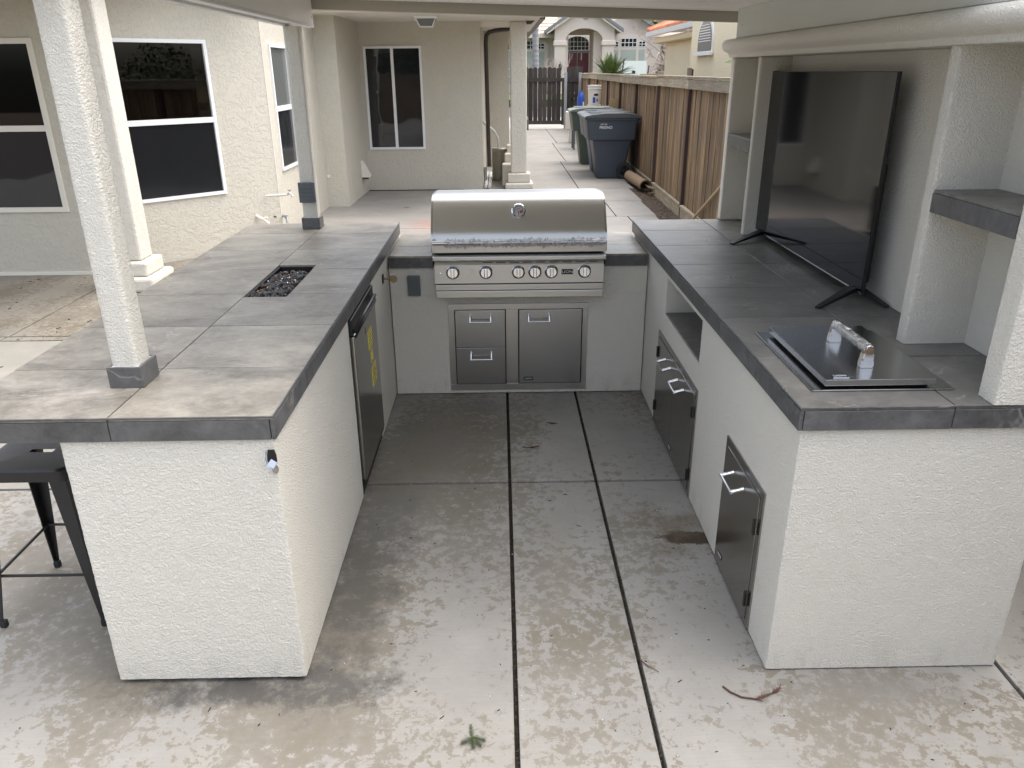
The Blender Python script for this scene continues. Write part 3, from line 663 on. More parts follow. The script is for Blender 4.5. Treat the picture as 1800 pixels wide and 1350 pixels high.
# media wall
FX = 1.365
bx('wall_panel', 'stucco', ri, 1.575, 1.62, 1.99, 4.80, T+.0015, 1.87)
rough_box('pier', 'stucco', ri, FX, 1.62, 1.928, 2.008, T+.0015, 1.872, ('-y', '-x', '+y', '+x'))
rough_box('pier', 'stucco', ri, FX, 1.576, 2.446, 2.500, T+.0015, 1.872, ('-y', '-x', '+y'))
bx('pier', 'stucco', ri, FX, 1.576, 4.303, 4.345, T+.0015, 1.872, .008)
bx('pier', 'stucco', ri, FX, 1.62, 4.783, 4.845, T+.0015, 1.872, .008)
bx('alcove_back', 'stucco', ri, 1.530, 1.576, 2.501, 4.302, T+.0015, 1.871)
bx('header', 'stucco', ri, FX+.002, 1.618, 1.932, 4.843, 1.8725, 1.968)
for y0, y1, nm in ((2.0095, 2.4445, 'shelf'), (4.3465, 4.7815, 'shelf')):
    bx(nm, 'stucco', ri, FX+.012, 1.574, y0, y1, 1.389, 1.445)
    tile(ri, 'tile_r', FX, 1.574, y0, y1, 1.4465, 1.456); centre_box('edge_tile', 'edge', ri, FX, FX+.010, y0+.001, y1-.001, 1.387, 1.4460, .0008)
prof = [(0, 1.873), (.016, 1.873), (.020, 1.880), (.021, 1.893), (.030, 1.899), (.044, 1.905), (.057, 1.915), (.064, 1.928), (.066, 1.942), (.062, 1.955), (.052, 1.965), (.034, 1.970), (0, 1.971)]
mb = MB(); rr = []
for o_, z in prof:
    ring = []
    for sx_, sy_, cx_, cy_ in ((-1, -1, FX, 1.928), (1, -1, 1.62, 1.928), (1, 1, 1.62, 4.845), (-1, 1, FX, 4.845)):
        for a_ in ((0, 30, 60, 90)):      # rounded corners
            t = R(a_); dx, dy = (math.cos(t), math.sin(t)) if sx_*sy_ > 0 else (math.sin(t), math.cos(t))
            ring.append(mb.b.verts.new((cx_+sx_*o_*abs(dx), cy_+sy_*o_*abs(dy), z)))
    rr.append(ring)
for i in range(len(rr)-1):
    n_ = len(rr[0])
    for k in range(n_): mb.b.faces.new([rr[i][k], rr[i][(k+1) % n_], rr[i+1][(k+1) % n_], rr[i+1][k]])
mb.b.faces.new(rr[-1]); bmesh.ops.remove_doubles(mb.b, verts=mb.b.verts, dist=.00001); bmesh.ops.recalc_face_normals(mb.b, faces=mb.b.faces)
mb.build('cornice', 'stucco', ri, smooth=True)

def side_door(par, y0, y1, z0, z1, hinges, hy, badge=None):
    """door leaf on the face x=.84, seen from -x"""
    d = bx('door', 'steeld', par, .8325, .8385, y0, y1, z0, z1, .0012)
    zc = z1-.055
    a, b_ = hy
    bow_handle(d, 'y', (.832, (a+b_)/2, zc), b_-a, (-.045, 0, -.012), r=.0055)
    for z in hinges[1]: bx('hinge', 'blackplastic', d, .824, .8322, hinges[0]-.008, hinges[0]+.008, z, z+.058, .002)
    if badge:
        g_ = bx('badge', 'black', d, .8312, .8323, badge[0], badge[0]+.048, badge[1], badge[1]+.018); text('LION', .013, 'whiteink', g_, (.8308, badge[0]+.024, badge[1]+.009), (R(90), 0, R(-90)), sx=1.3)
    return d
d2 = thing('double_access_door', 'pair of stainless access doors below the niche in the right island', 'cabinet door', (.84, 3.45, .01))
mb = MB()
for (a, b_, c, d) in [(3.025, 3.873, .505, .533), (3.025, 3.873, .008, .030), (3.025, 3.052, .0302, .5048), (3.846, 3.873, .0302, .5048)]: mb.box(.8355, .8415, a, b_, c, d)
mb.build('frame', 'steeld', d2)
side_door(d2, 3.054, 3.448, .032, .503, (3.058, (.08, .39)), (3.235, 3.36), (3.40, .05)); side_door(d2, 3.452, 3.844, .032, .503, (3.840, (.08, .39)), (3.515, 3.64))
d1 = thing('single_access_door', 'single stainless access door nearest the camera in the right island', 'cabinet door', (.84, 2.34, .01))
mb = MB()
for (a, b_, c, d) in [(2.128, 2.560, .520, .549), (2.128, 2.560, .006, .030), (2.128, 2.156, .0302, .5198), (2.532, 2.560, .0302, .5198)]: mb.box(.8355, .8415, a, b_, c, d)
mb.build('frame', 'steeld', d1)
side_door(d1, 2.158, 2.530, .032, .518, (2.164, (.085, .375)), (2.31, 2.43), (2.46, .06))

# griddle with lid
gd = thing('side_griddle', 'stainless drop-in griddle with flat lid and wrapped arched handle on the right counter', 'griddle', (1.1, 2.3, T))
bx('flange', 'lidsteel', gd, .900, 1.318, 2.040, 2.578, T+.001, T+.0065, .0015)
bx('rim', 'darkmetal', gd, .955, 1.255, 2.075, 2.53, T+.007, T+.016)
bx('lid', 'lidsteel', gd, .937, 1.262, 2.046, 2.545, T+.0165, T+.036, .0015)
zt = T+.036
for yy, nm in ((2.150, 0), (2.385, 1)):
    mb = MB(); b = bmesh.new()
    lo = [(-.024, -.012), (.024, -.012), (.024, .012), (-.024, .012)]; hi = [(-.013, -.010), (.013, -.010), (.013, .010), (-.013, .010)]
    levels = [(0, 1.0), (.02, .9), (.045, .72), (.062, .56), (.070, .36)]
    rings = [[b.verts.new((1.098+sx_*.026*s_ if False else 1.098+px*s_, yy+py*(1 if s_ > .5 else .8), zt+h)) for px, py in ((-.021, -.013), (.021, -.013), (.021, .013), (-.021, .013))] for h, s_ in levels]
    for i in range(len(rings)-1):
        for k in range(4): b.faces.new([rings[i][k], rings[i][(k+1) % 4], rings[i+1][(k+1) % 4], rings[i+1][k]])
    b.faces.new(rings[0][::-1]); b.faces.new(rings[-1]); bmesh.ops.bevel(b, geom=b.edges[:], offset=.003, segments=2, affect='EDGES')
    mb.merge(b); mb.build('handle_foot', 'chrome', gd, smooth=True)
MB().tube([(1.098, 2.155, zt+.056), (1.098, 2.380, zt+.056)], .0105, 14).build('handle_bar', 'chrome', gd, smooth=True)
fm = MB(); r_ = random.Random(8); rings = []
for i in range(44):
    y = 2.140 + .245*i/43; rings.append([fm.b.verts.new((1.098+(.014+.005*r_.random())*math.cos(2*math.pi*k/12), y, zt+.056+(.014+.005*r_.random())*math.sin(2*math.pi*k/12))) for k in range(12)])
for i in range(43):
    for k in range(12): fm.b.faces.new([rings[i][k], rings[i][(k+1) % 12], rings[i+1][(k+1) % 12], rings[i+1][k]])
fm.build('plastic_wrap', 'film', gd)
gb = bx('badge', 'black', gd, .965, 1.012, 2.062, 2.084, zt+.0002, zt+.0016); bx('badge_edge', 'chrome', gb, .965, 1.012, 2.059, 2.062, zt+.0002, zt+.0030); text('LION', .014, 'whiteink', gb, (.9885, 2.073, zt+.002), sx=1.2)

# television
tv = thing('television', 'large black flat screen television standing on two splayed legs in the alcove', 'television', (1.44, 3.68, T))
ty0, ty1, tz0, tz1 = 2.945, 4.425, .972, 1.800
bx('screen', 'screen', tv, 1.4345, 1.4395, ty0+.004, ty1-.004, tz0+.010, tz1-.003)
bx('casing', 'blackplastic', tv, 1.437, 1.450, ty0, ty1, tz0, tz1, .002)
bx('rear_housing', 'blackplastic', tv, 1.450, 1.490, ty0+.06, ty1-.06, tz0+.03, tz0+.50, .01)
bx('bottom_bezel', 'chrome', tv, 1.4335, 1.4365, ty0+.002, ty1-.002, tz0+.003, tz0+.0085, .0008)
for yl, yt in ((2.868, 3.02), (4.06, 4.20)):
    mb = MB()
    for xe in (1.235, 1.510):
        a = Vector((1.445, yt if yl < 3 else yt, tz0+.01)); e = Vector((xe, yl, T+.006)); mid = a.lerp(e, .25); mid.z = a.z-.006
        b = bmesh.new(); pts = [a, mid, e]; W = [.020, .018, .010]; H_ = [.010, .009, .004]; rings = []
        dxy = (e-a).normalized(); sd_ = Vector((-dxy.y, dxy.x, 0)).normalized()
        for p, w_, h_ in zip(pts, W, H_): rings.append([b.verts.new(p+sd_*q*w_+Vector((0, 0, s_*h_))) for q, s_ in ((-1, -1), (1, -1), (1, 1), (-1, 1))])
        for i in range(2):
            for k in range(4): b.faces.new([rings[i][k], rings[i][(k+1) % 4], rings[i+1][(k+1) % 4], rings[i+1][k]])
        b.faces.new(rings[0][::-1]); b.faces.new(rings[-1]); bmesh.ops.recalc_face_normals(b, faces=b.faces); mb.merge(b)
    mb.build('leg', 'blackplastic', tv)

# ================================================================== PATIO COVER
pc = thing('patio_cover', 'painted aluminium patio roof over the outdoor kitchen, seen from below', 'patio cover', (0, 3.2, 2.1))
def ceil(x): return 2.168-.034*(x+.113)
YC0, YC1 = 2.33, 4.86
mb = MB(); xs0, xs1 = -1.25, 1.75; n_ = 26; pw = (YC1-YC0)/n_
for k in range(n_):
    y = YC0 + k*pw
    for (a, b_, dz) in ((0, .86, 0), (.86, 1.0, .010)):
        ya, yb = y+a*pw, y+b_*pw; mb.face([(xs0, ya, ceil(xs0)+dz), (xs0, yb, ceil(xs0)+dz), (xs1, yb, ceil(xs1)+dz), (xs1, ya, ceil(xs1)+dz)])
    for ya, s_ in ((y+.86*pw, 1), (y+pw, 0)): mb.face([(xs0, ya, ceil(xs0)), (xs1, ya, ceil(xs1)), (xs1, ya, ceil(xs1)+.010), (xs0, ya, ceil(xs0)+.010)])
mb.build('ceiling_panels', 'alu', pc)
bt = bmesh.new(); mb = MB()
for z0_, z1_ in ((.045, .075),):
    P = [(xs0, YC0), (xs1, YC0), (xs1, YC1), (xs0, YC1)]
    lo = [bt.verts.new((x, y, ceil(x)+z0_)) for x, y in P]; hi = [bt.verts.new((x, y, ceil(x)+z1_)) for x, y in P]
    bt.faces.new(lo[::-1]); bt.faces.new(hi); [bt.faces.new([lo[i], lo[(i+1) % 4], hi[(i+1) % 4], hi[i]]) for i in range(4)]
mb.merge(bt); mb.build('roof_top', 'alu', pc)
def slanted(name, mat, y0, y1, za, zb, xa=xs0, xb=xs1):
    b = bmesh.new(); lo = [b.verts.new((x, y, ceil(x)+za)) for x, y in ((xa, y0), (xb, y0), (xb, y1), (xa, y1))]; hi = [b.verts.new((x, y, ceil(x)+zb)) for x, y in ((xa, y0), (xb, y0), (xb, y1), (xa, y1))]
    b.faces.new(lo[::-1]); b.faces.new(hi); [b.faces.new([lo[i], lo[(i+1) % 4], hi[(i+1) % 4], hi[i]]) for i in range(4)]
    m_ = MB(); m_.merge(b); return m_.build(name, mat, pc)
slanted('end_fascia', 'alub', 4.862, 4.92, -.055, .07); slanted('end_fascia', 'alub', 2.28, 2.328, -.055, .07)
bl = MB().box(-1.20, -1.055, 2.02, 4.858, 2.062, 2.196, .003).build('beam', 'alu', pc)
bx('beam_lip', 'white', bl, -1.200, -1.1600, 2.02, 4.857, 2.052, 2.0615); bx('beam_lip', 'white', bl, -1.092, -1.053, 2.02, 4.857, 2.050, 2.0615, .002)
bx('screw', 'darkmetal', bl, -1.0552, -1.0535, 4.820, 4.826, 2.10, 2.106)
br_ = MB().box(1.337, 1.50, 2.02, 4.70, 1.972, 2.118, .002).build('beam', 'alug', pc)
bx('screw', 'darkmetal', br_, 1.3355, 1.3375, 4.60, 4.606, 2.03, 2.036)

# ================================================================== STOOL
st = thing('bar_stool', 'black metal bar stool tucked under the overhang of the bar', 'stool', (-1.60, 2.40, 0))
def rr_poly(cx, cy, hx, hy, r, n=6):
    p = []
    for sx_, sy_, a0 in ((1, 1, 0), (-1, 1, 90), (-1, -1, 180), (1, -1, 270)):
        for k in range(n+1):
            t = R(a0+90*k/n); p.append((cx+sx_*(hx-r)+r*math.cos(t), cy+sy_*(hy-r)+r*math.sin(t)))
    return p
zs = .612
outer = rr_poly(-1.60, 2.40, .155, .155, .035); mid_ = rr_poly(-1.60, 2.40, .148, .148, .030); inn = rr_poly(-1.60, 2.40, .135, .135, .026)
hole = []
for k in range(28):
    t = 2*math.pi*k/28; c_, s_ = math.cos(t), math.sin(t); hole.append((-1.60+(.030 if c_ > 0 else -.030)+.014*c_, 2.40+.014*s_))
b = bmesh.new(); N = len(outer)
L0 = [b.verts.new((x, y, zs-.045)) for x, y in outer]; L1 = [b.verts.new((x, y, zs-.008)) for x, y in outer]; L2 = [b.verts.new((x, y, zs)) for x, y in mid_]; L3 = [b.verts.new((x, y, zs-.004)) for x, y in inn]
LH = [b.verts.new((hole[(round(math.atan2(y-2.40, x+1.60)/(2*math.pi)*28)) % 28][0], hole[(round(math.atan2(y-2.40, x+1.60)/(2*math.pi)*28)) % 28][1], zs-.006)) for x, y in inn]
for A_, B_ in ((L0, L1), (L1, L2), (L2, L3), (L3, LH)):
    for k in range(N): b.faces.new([A_[k], A_[(k+1) % N], B_[(k+1) % N], B_[k]])
bmesh.ops.remove_doubles(b, verts=b.verts, dist=.0001); bmesh.ops.recalc_face_normals(b, faces=b.faces)
mb = MB(); mb.merge(b); mb.build('seat', 'stoolblack', st, smooth=True)
for (dx, dy) in ((-1, -1), (1, -1), (1, 1), (-1, 1)):
    b = bmesh.new(); rings = []
    for t, w_ in ((0, .050), (.3, .040), (.7, .026), (1, .013)):
        cx, cy, z = -1.60+dx*(.135+.045*t), 2.40+dy*(.135+.045*t), zs-.012-(zs-.035)*t
        pl = [(0, 0), (-dx*w_*1.15, 0), (-dx*w_*1.15, -dy*.004), (-dx*.004, -dy*.004), (-dx*.004, -dy*w_*1.15), (0, -dy*w_*1.15)]
        rings.append([b.verts.new((cx+dx*.008+px, cy+dy*.008+py, z)) for px, py in pl])
    for i in range(3):
        for k in range(6): b.faces.new([rings[i][k], rings[i][(k+1) % 6], rings[i+1][(k+1) % 6], rings[i+1][k]])
    b.faces.new(rings[0]); b.faces.new(rings[-1][::-1]); bmesh.ops.recalc_face_normals(b, faces=b.faces)
    mb = MB(); mb.merge(b); lg = mb.build('leg', 'stoolblack', st)
    MB().box(-1.60+dx*.178-.011, -1.60+dx*.178+.011, 2.40+dy*.178-.011, 2.40+dy*.178+.011, .001, .028, .004).build('rubber_foot', 'rubber', lg)
q = .163
for a, b_ in (((-q, -q), (q, -q)), ((q, -q), (q, q)), ((q, q), (-q, q)), ((-q, q), (-q, -q))):
    MB().tube([(-1.60+a[0], 2.40+a[1], .205), (-1.60+b_[0], 2.40+b_[1], .205)], .0055, 8).build('footrest', 'stoolblack', st, smooth=True)
MB().tube([(-1.60-.13, 2.40-.13, .56), (-1.60+.13, 2.40+.13, .56)], .006, 8).build('brace', 'stoolblack', st); MB().tube([(-1.60-.13, 2.40+.13, .555), (-1.60+.13, 2.40-.13, .555)], .006, 8).build('brace', 'stoolblack', st)

# ================================================================== HOUSE
ho = thing('house', 'cream stucco house with white framed windows along the left and back of the patio', 'house', (-4, 10, 0))
HZ = 2.75
def wall_run(p, q, holes, z0=.0, z1=HZ, th=.12, name='wall', mat='house', par=None):
    """stucco wall from p to q (outward side to the right of p->q), holes = (u0,u1,v0,v1)"""
    p = Vector((*p, 0)); q = Vector((*q, 0)); L_ = (q-p).length; u = (q-p)/L_; n = Vector((u.y, -u.x, 0))
    us = sorted({0, L_} | {h[0] for h in holes} | {h[1] for h in holes}); vs_ = sorted({z0, z1} | {h[2] for h in holes} | {h[3] for h in holes})
    b = bmesh.new(); cache = {}
    def V(a, z, d):
        k = (round(a, 5), round(z, 5), d)
        if k not in cache: cache[k] = b.verts.new(p+u*a+Vector((0, 0, z))-n*d)
        return cache[k]
    inside = lambda a, z: any(h[0] < a < h[1] and h[2] < z < h[3] for h in holes)
    for i in range(len(us)-1):
        for j in range(len(vs_)-1):
            if inside((us[i]+us[i+1])/2, (vs_[j]+vs_[j+1])/2): continue
            b.faces.new([V(us[i], vs_[j], 0), V(us[i+1], vs_[j], 0), V(us[i+1], vs_[j+1], 0), V(us[i], vs_[j+1], 0)])
    for h in holes:
        for (a, c), (a2, c2) in (((h[0], h[2]), (h[1], h[2])), ((h[1], h[2]), (h[1], h[3])), ((h[1], h[3]), (h[0], h[3])), ((h[0], h[3]), (h[0], h[2]))):
            b.faces.new([V(a, c, 0), V(a, c, th), V(a2, c2, th), V(a2, c2, 0)])
    bmesh.ops.recalc_face_normals(b, faces=b.faces)
    f = b.faces[0] if False else next(iter(b.faces))
    m_ = MB(); m_.merge(b); return m_.build(name, mat, par or ho), (p, u, n)
def window(fr_, u0, u1, z0, z1, split='h', at=.5, fw_=.045, panes=('tint', 'mesh'), blinds=(True, False), proud=.022, mat='white', lab=None):
    p, u, n = fr_
    def bb(a, b_, c, d, d0, d1, bev=.002):
        m_ = MB(); t = MB(); t.box(0, b_-a, 0, d1-d0, 0, d-c, bev)
        X = Matrix((u, n, Vector((0, 0, 1)))).transposed().to_4x4(); X.translation = p+u*a+n*d0+Vector((0, 0, c))
        # u x z = n or -n ; keep faces outward
        m_.merge(t.b, X); bmesh.ops.recalc_face_normals(m_.b, faces=m_.b.faces); return m_
    fm_ = MB()
    def add(m_):
        me = bpy.data.meshes.new('t'); m_.b.to_mesh(me); m_.b.free(); fm_.b.from_mesh(me); bpy.data.meshes.remove(me)
    add(bb(u0, u1, z1-fw_, z1, -.05, proud)); add(bb(u0, u1, z0, z0+fw_, -.05, proud)); add(bb(u0, u0+fw_, z0+fw_, z1-fw_, -.05, proud-.001)); add(bb(u1-fw_, u1, z0+fw_, z1-fw_, -.05, proud-.001))
    cells = []
    if split == 'h':
        zm = z0+(z1-z0)*at; add(bb(u0+fw_, u1-fw_, zm-.026, zm+.026, -.045, proud-.004)); cells = [(u0+fw_, u1-fw_, zm+.026, z1-fw_, -.008), (u0+fw_, u1-fw_, z0+fw_, zm-.026, -.002)]
    else:
        um = u0+(u1-u0)*at; add(bb(um-.022, um+.022, z0+fw_, z1-fw_, -.045, proud-.004)); cells = [(u0+fw_, um-.022, z0+fw_, z1-fw_, -.012), (um+.022, u1-fw_, z0+fw_, z1-fw_, -.004)]
    w_ = fm_.build('window', mat, ho, label=lab)
    for (a, b_, c, d, dd_), pm, bl_ in zip(cells, panes, blinds):
        bb(a, b_, c, d, dd_-.004, dd_, 0).build('pane', pm, w_)
        if bl_:
            s_ = MB(); z = c+.02
            while z < d:
                t = bb(a, b_, z, z+.0012, dd_-.065, dd_-.040, 0); me = bpy.data.meshes.new('t'); t.b.to_mesh(me); t.b.free(); s_.b.from_mesh(me); bpy.data.meshes.remove(me); z += .042
            s_.build('blind', 'blind', w_, kind='stuff')
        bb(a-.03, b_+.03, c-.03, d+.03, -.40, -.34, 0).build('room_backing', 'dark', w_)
    return w_
# wall 1 (faces the camera), 45 degree bay, side wall, back walls.  p->q with outward on the right: walk so that normal points to the patio
_, W1 = wall_run((-9, 7.42), (-3.92, 7.42), [(9-5.00, 9-4.085, .607, 2.11)])
window(W1, 9-5.00, 9-4.085, .607, 2.11, panes=('tint', 'pane'), blinds=(True, False), mat='cream')
s2 = math.sqrt(2); du = lambda x: (x+3.92)*s2
_, W2 = wall_run((-3.92, 7.42), (-2.49, 8.85), [(du(-3.72), du(-2.925), .62, 2.12)])
window(W2, du(-3.72), du(-2.925), .62, 2.12, panes=('tint', 'mesh'), blinds=(True, False), fw_=.034)
_, W3 = wall_run((-2.49, 8.85), (-2.49, 11.34), [(9.085-8.85, 9.84-8.85, .768, 2.10)])
window(W3, 9.085-8.85, 9.84-8.85, .768, 2.10, panes=('paneg', 'mesh'), blinds=(False, False), fw_=.03)
wall_run((-2.49, 11.34), (-2.19, 11.34), []); wall_run((-2.19, 11.34), (-2.16, 12.99), [])
_, W4 = wall_run((-2.16, 12.99), (-.275, 12.99), [(.065, .965, .643, 2.18)])
window(W4, .065, .965, .643, 2.18, split='v', at=.49, panes=('pane', 'pane'), blinds=(False, False), fw_=.035)
wall_run((-.275, 12.99), (-.275, 16.2), []); wall_run((-.275, 16.2), (.20, 16.2), []); wall_run((.20, 16.2), (.20, 26.9), [])
MB().face([(-9, 5.6, 2.62), (-9, 7.6, 2.62), (-3.30, 7.6, 2.62), (-3.30, 5.6, 2.62)]).build('soffit', 'cream', ho)
bx('fascia_beam', 'house', ho, -9, -3.22, 6.82, 7.08, 2.42, 2.62); bx('roof', 'roofgrey', ho, -9.5, -3.0, 5.4, 7.9, 2.64, 2.8)
bx('roof', 'roofgrey', ho, -9.5, -2.3, 7.9, 11.2, 2.76, 2.9)
bx('soffit', 'cream', ho, -9.5, .62, 10.9, 16.6, 2.52, 2.56); bx('soffit_header', 'cream', ho, -.274, .21, 13.05, 13.30, 2.44, 2.519)
bx('roof', 'roofgrey', ho, -9.5, .70, 10.8, 26.9, 2.562, 2.8)
bx('skirting_strip', 'cream', ho, -9, -3.95, 7.402, 7.419, .0, .03)
# small wall plate and patched wall crack line
bx('wall_plate', 'white', ho, -2.47, -2.44, 11.325, 11.339, .41, .45, .002)

# columns with stepped bases
def column(x0, x1, y0, y1, ztop, b1, b2, zb1, zb2, label):
    c = thing('stucco_column', label, 'column', ((x0+x1)/2, (y0+y1)/2, 0), group='stucco columns of the house porch')
    bx('shaft', 'colst', c, x0, x1, y0, y1, zb2, ztop, .022)
    bx('upper_base', 'colst', c, x0-b2, x1+b2, y0-b2, y1+b2, zb1, zb2-.001, .02)
    bx('lower_base', 'colst', c, x0-b1, x1+b1, y0-b1, y1+b1, .001, zb1-.001, .025); return c
column(-3.47, -3.215, 6.82, 7.07, 2.42, .12, .06, .13, .26, 'rounded cream porch column with stepped base behind the near bar post')
column(.185, .447, 12.98, 13.24, 2.519, .10, .055, .10, .25, 'cream porch column with stepped base behind the gas grill')
sp = thing('stepped_plinth', 'stepped stucco block rising behind the left side of the far porch column', 'plinth', (.15, 13.4, 0))
bx('step', 'colst', sp, .045, .30, 13.26, 13.55, .001, .36, .02); bx('step', 'colst', sp, .085, .30, 13.56, 13.80, .001, .50, .02); bx('step', 'colst', sp, .125, .30, 13.81, 14.05, .001, .62, .02)

# porch light
pl = thing('porch_light', 'white square ceiling light fixture under the porch soffit', 'ceiling light', (-.99, 11.75, 2.5))
bx('base_plate', 'white', pl, -1.15, -.83, 11.62, 11.92, 2.485, 2.518, .004)
b = bmesh.new(); P1 = [(-1.125, 11.64), (-.855, 11.64), (-.855, 11.90), (-1.125, 11.90)]; P0 = [(-1.075, 11.69), (-.905, 11.69), (-.905, 11.85), (-1.075, 11.85)]
hi = [b.verts.new((x, y, 2.484)) for x, y in P1]; lo = [b.verts.new((x, y, 2.385)) for x, y in P0]
b.faces.new(lo[::-1]); [b.faces.new([lo[i], lo[(i+1) % 4], hi[(i+1) % 4], hi[i]]) for i in range(4)]; mb = MB(); mb.merge(b); mb.build('glass_shade', 'paneg', pl)
mb = MB()
for i in range(4):
    mb.tube([(*P1[i], 2.484), (*P0[i], 2.385)], .010, 4); mb.tube([(*P0[i], 2.385), (*P0[(i+1) % 4], 2.385)], .009, 4)
mb.build('frame', 'white', pl)

# wall plumbing at the bay corner
fa = thing('wall_faucet', 'white horizontal pipe with a garden tap on the bay corner', 'faucet', (-2.5, 8.9, .55))
MB().tube([(-2.60, 8.70, .545), (-2.36, 8.72, .555)], .012, 10).build('pipe', 'pvc', fa, smooth=True)
MB().tube([(-2.365, 8.72, .555), (-2.34, 8.715, .575), (-2.315, 8.71, .56), (-2.305, 8.70, .53)], [.011, .012, .010, .009], 10).build('tap', 'galv', fa, smooth=True)
MB().obox((-2.335, 8.715, .605), (.04, .012, .008)).build('tap_handle', 'galv', fa); MB().tube([(-2.335, 8.715, .575), (-2.335, 8.715, .603)], .004, 6).build('tap_stem', 'galv', fa)
wb = thing('hose_bib', 'small chrome hose bib low on the bay corner', 'faucet', (-2.48, 8.86, .27))
MB().tube([(-2.48, 8.87, .30), (-2.44, 8.82, .30), (-2.42, 8.80, .27), (-2.42, 8.79, .23)], [.016, .018, .015, .012], 10).build('body', 'galv', wb, smooth=True)
MB().lathe([(0, -.005), (.022, -.005), (.022, .005), (0, .005)], (-2.42, 8.79, .315), 14, cap=False).build('wheel', 'galv', wb); MB().tube([(-2.56, 8.79, .31), (-2.53, 8.76, .305)], .008, 6).build('stub', 'darkmetal', wb)
MB().tube([(-2.492, 8.848, .30), (-2.492, 8.848, 2.6)], .006, 6).build('corner_line', 'cream', ho)
dp = thing('drain_stub', 'cream angled drain pipe stub low on the bay wall', 'pipe', (-2.68, 8.6, .3))
MB().tube([(-2.71, 8.62, .345), (-2.62, 8.60, .30), (-2.56, 8.58, .26)], .016, 10).build('pipe', 'cream', dp, smooth=True); MB().tube([(-2.64, 8.60, .315), (-2.58, 8.60, .325)], .010, 8).build('branch', 'cream', dp)
ve = thing('vent_hood', 'cream louvred dryer vent hood low on the porch return wall', 'vent', (-2.17, 12.6, .4))
MB().extr([(-2.168, .52), (-2.05, .30), (-2.05, .27), (-2.168, .24)], 'y', 12.42, 12.62).build('hood', 'cream', ve); bx('flap', 'darkmetal', ve, -2.166, -2.06, 12.418, 12.4195, .25, .275)

# downspout, gutter end, conduit, canister
ds = thing('downspout', 'dark brown downspout running over to the porch corner and down', 'downspout', (-.2, 13.4, 0))
mb = MB(); mb.tube([(.19, 13.36, 2.425), (-.05, 13.36, 2.40), (-.14, 13.36, 2.38), (-.185, 13.36, 2.33), (-.195, 13.36, 2.22), (-.185, 13.36, 1.0), (-.175, 13.36, .32)], .034, 8); mb.build('pipe', 'brown', ds, smooth=True)
gu = thing('gutter_end', 'dark brown gutter end curling out beside the far porch column', 'gutter', (.5, 13, 2.5))
MB().tube([(.44, 13.0, 2.50), (.50, 13.0, 2.50), (.54, 13.0, 2.53), (.555, 13.0, 2.60), (.555, 13.0, 2.68)], .032, 10).build('spout', 'brown', gu, smooth=True)
bx('gutter', 'brown', gu, .63, .74, 13.1, 26, 2.55, 2.68)
cn = thing('round_canister', 'old round metal canister behind the porch wall corner', 'canister', (0, 14.1, 0))
MB().lathe([(0, .01), (.135, .01), (.14, .03), (.14, .05), (.13, .055), (.13, .50), (.142, .505), (.145, .54), (.13, .555), (.10, .55), (0, .53)], (.005, 14.12, 0), 36, cap=False).build('body', 'canvas', cn, smooth=True)
mb = MB()
for k in range(36):
    a_ = 2*math.pi*k/36; mb.box(.005+.132*math.cos(a_)-.004, .005+.132*math.cos(a_)+.004, 14.12+.132*math.sin(a_)-.004, 14.12+.132*math.sin(a_)+.004, .06, .49)
mb.build('ribs', 'canvas', cn)
cd = thing('flexible_conduit', 'white flexible conduit arching from the wall corner to the round canister', 'conduit', (-.1, 13.8, .9))
MB().tube([(-.27, 13.75, 1.00), (-.18, 13.8, .93), (-.09, 13.88, .85), (-.03, 13.95, .74), (-.02, 14.0, .62), (-.02, 14.02, .55)], .022, 10).build('conduit', 'pvc', cd, smooth=True)
pp = thing('white_pipes', 'two white pipes lying along the foot of the porch side wall', 'pipe', (-.2, 13.4, .05))
for x, z in ((-.235, .035), (-.17, .03)): MB().tube([(x, 13.02, z), (x, 14.9, z)], .028, 8).build('pipe', 'pvc', pp, smooth=True)
MB().tube([(-.25, 13.6, .05), (-.25, 13.6, .28)], .03, 8).build('valve', 'galv', pp, smooth=True)

# ================================================================== FENCE, GATE
fn = thing('side_fence', 'weathered brown board fence with steel posts along the right of the walkway', 'fence', (2.5, 12, 0))
def fx(y): return 2.41 + (y-10.1)*.0185
posts = [-5.6, -3.3, -1.0, 1.25, 3.5, 5.75, 8.0, 10.25, 12.5, 14.75, 17.0, 19.3, 21.7, 24.1, 26.6]
r_ = random.Random(11); ang = math.atan(.0185)
shared = {}
def fpiece(name, mat, x, y, z, sx_, sy_, sz_, bev=.003, tilt=0):
    k = (name, mat, round(sx_, 3), round(sy_, 3), round(sz_, 3))
    if k not in shared: o = MB().box(-sx_/2, sx_/2, -sy_/2, sy_/2, -sz_/2, sz_/2, bev, 1).build(name, mat, fn, world=False); shared[k] = o.data
    else: o = bpy.data.objects.new(name, shared[k]); sc.collection.objects.link(o); o.parent = fn
    o.location = Vector((x, y, z)) - origin(fn); o.rotation_euler = (tilt, 0, -ang); return o
y = -5.5
nb = 0
while y < 26.8:
    w_ = (.130, .140, .150)[r_.randrange(3)]
    if not any(abs(y+w_/2-p) < .045 for p in posts):
        fpiece('board', 'fence', fx(y)+.012+r_.choice((0, .006, .012)), y+w_/2, .80+r_.uniform(-.012, .008), .018, w_-.006, 1.60, .002, r_.uniform(-.003, .003)); nb += 1
    y += w_
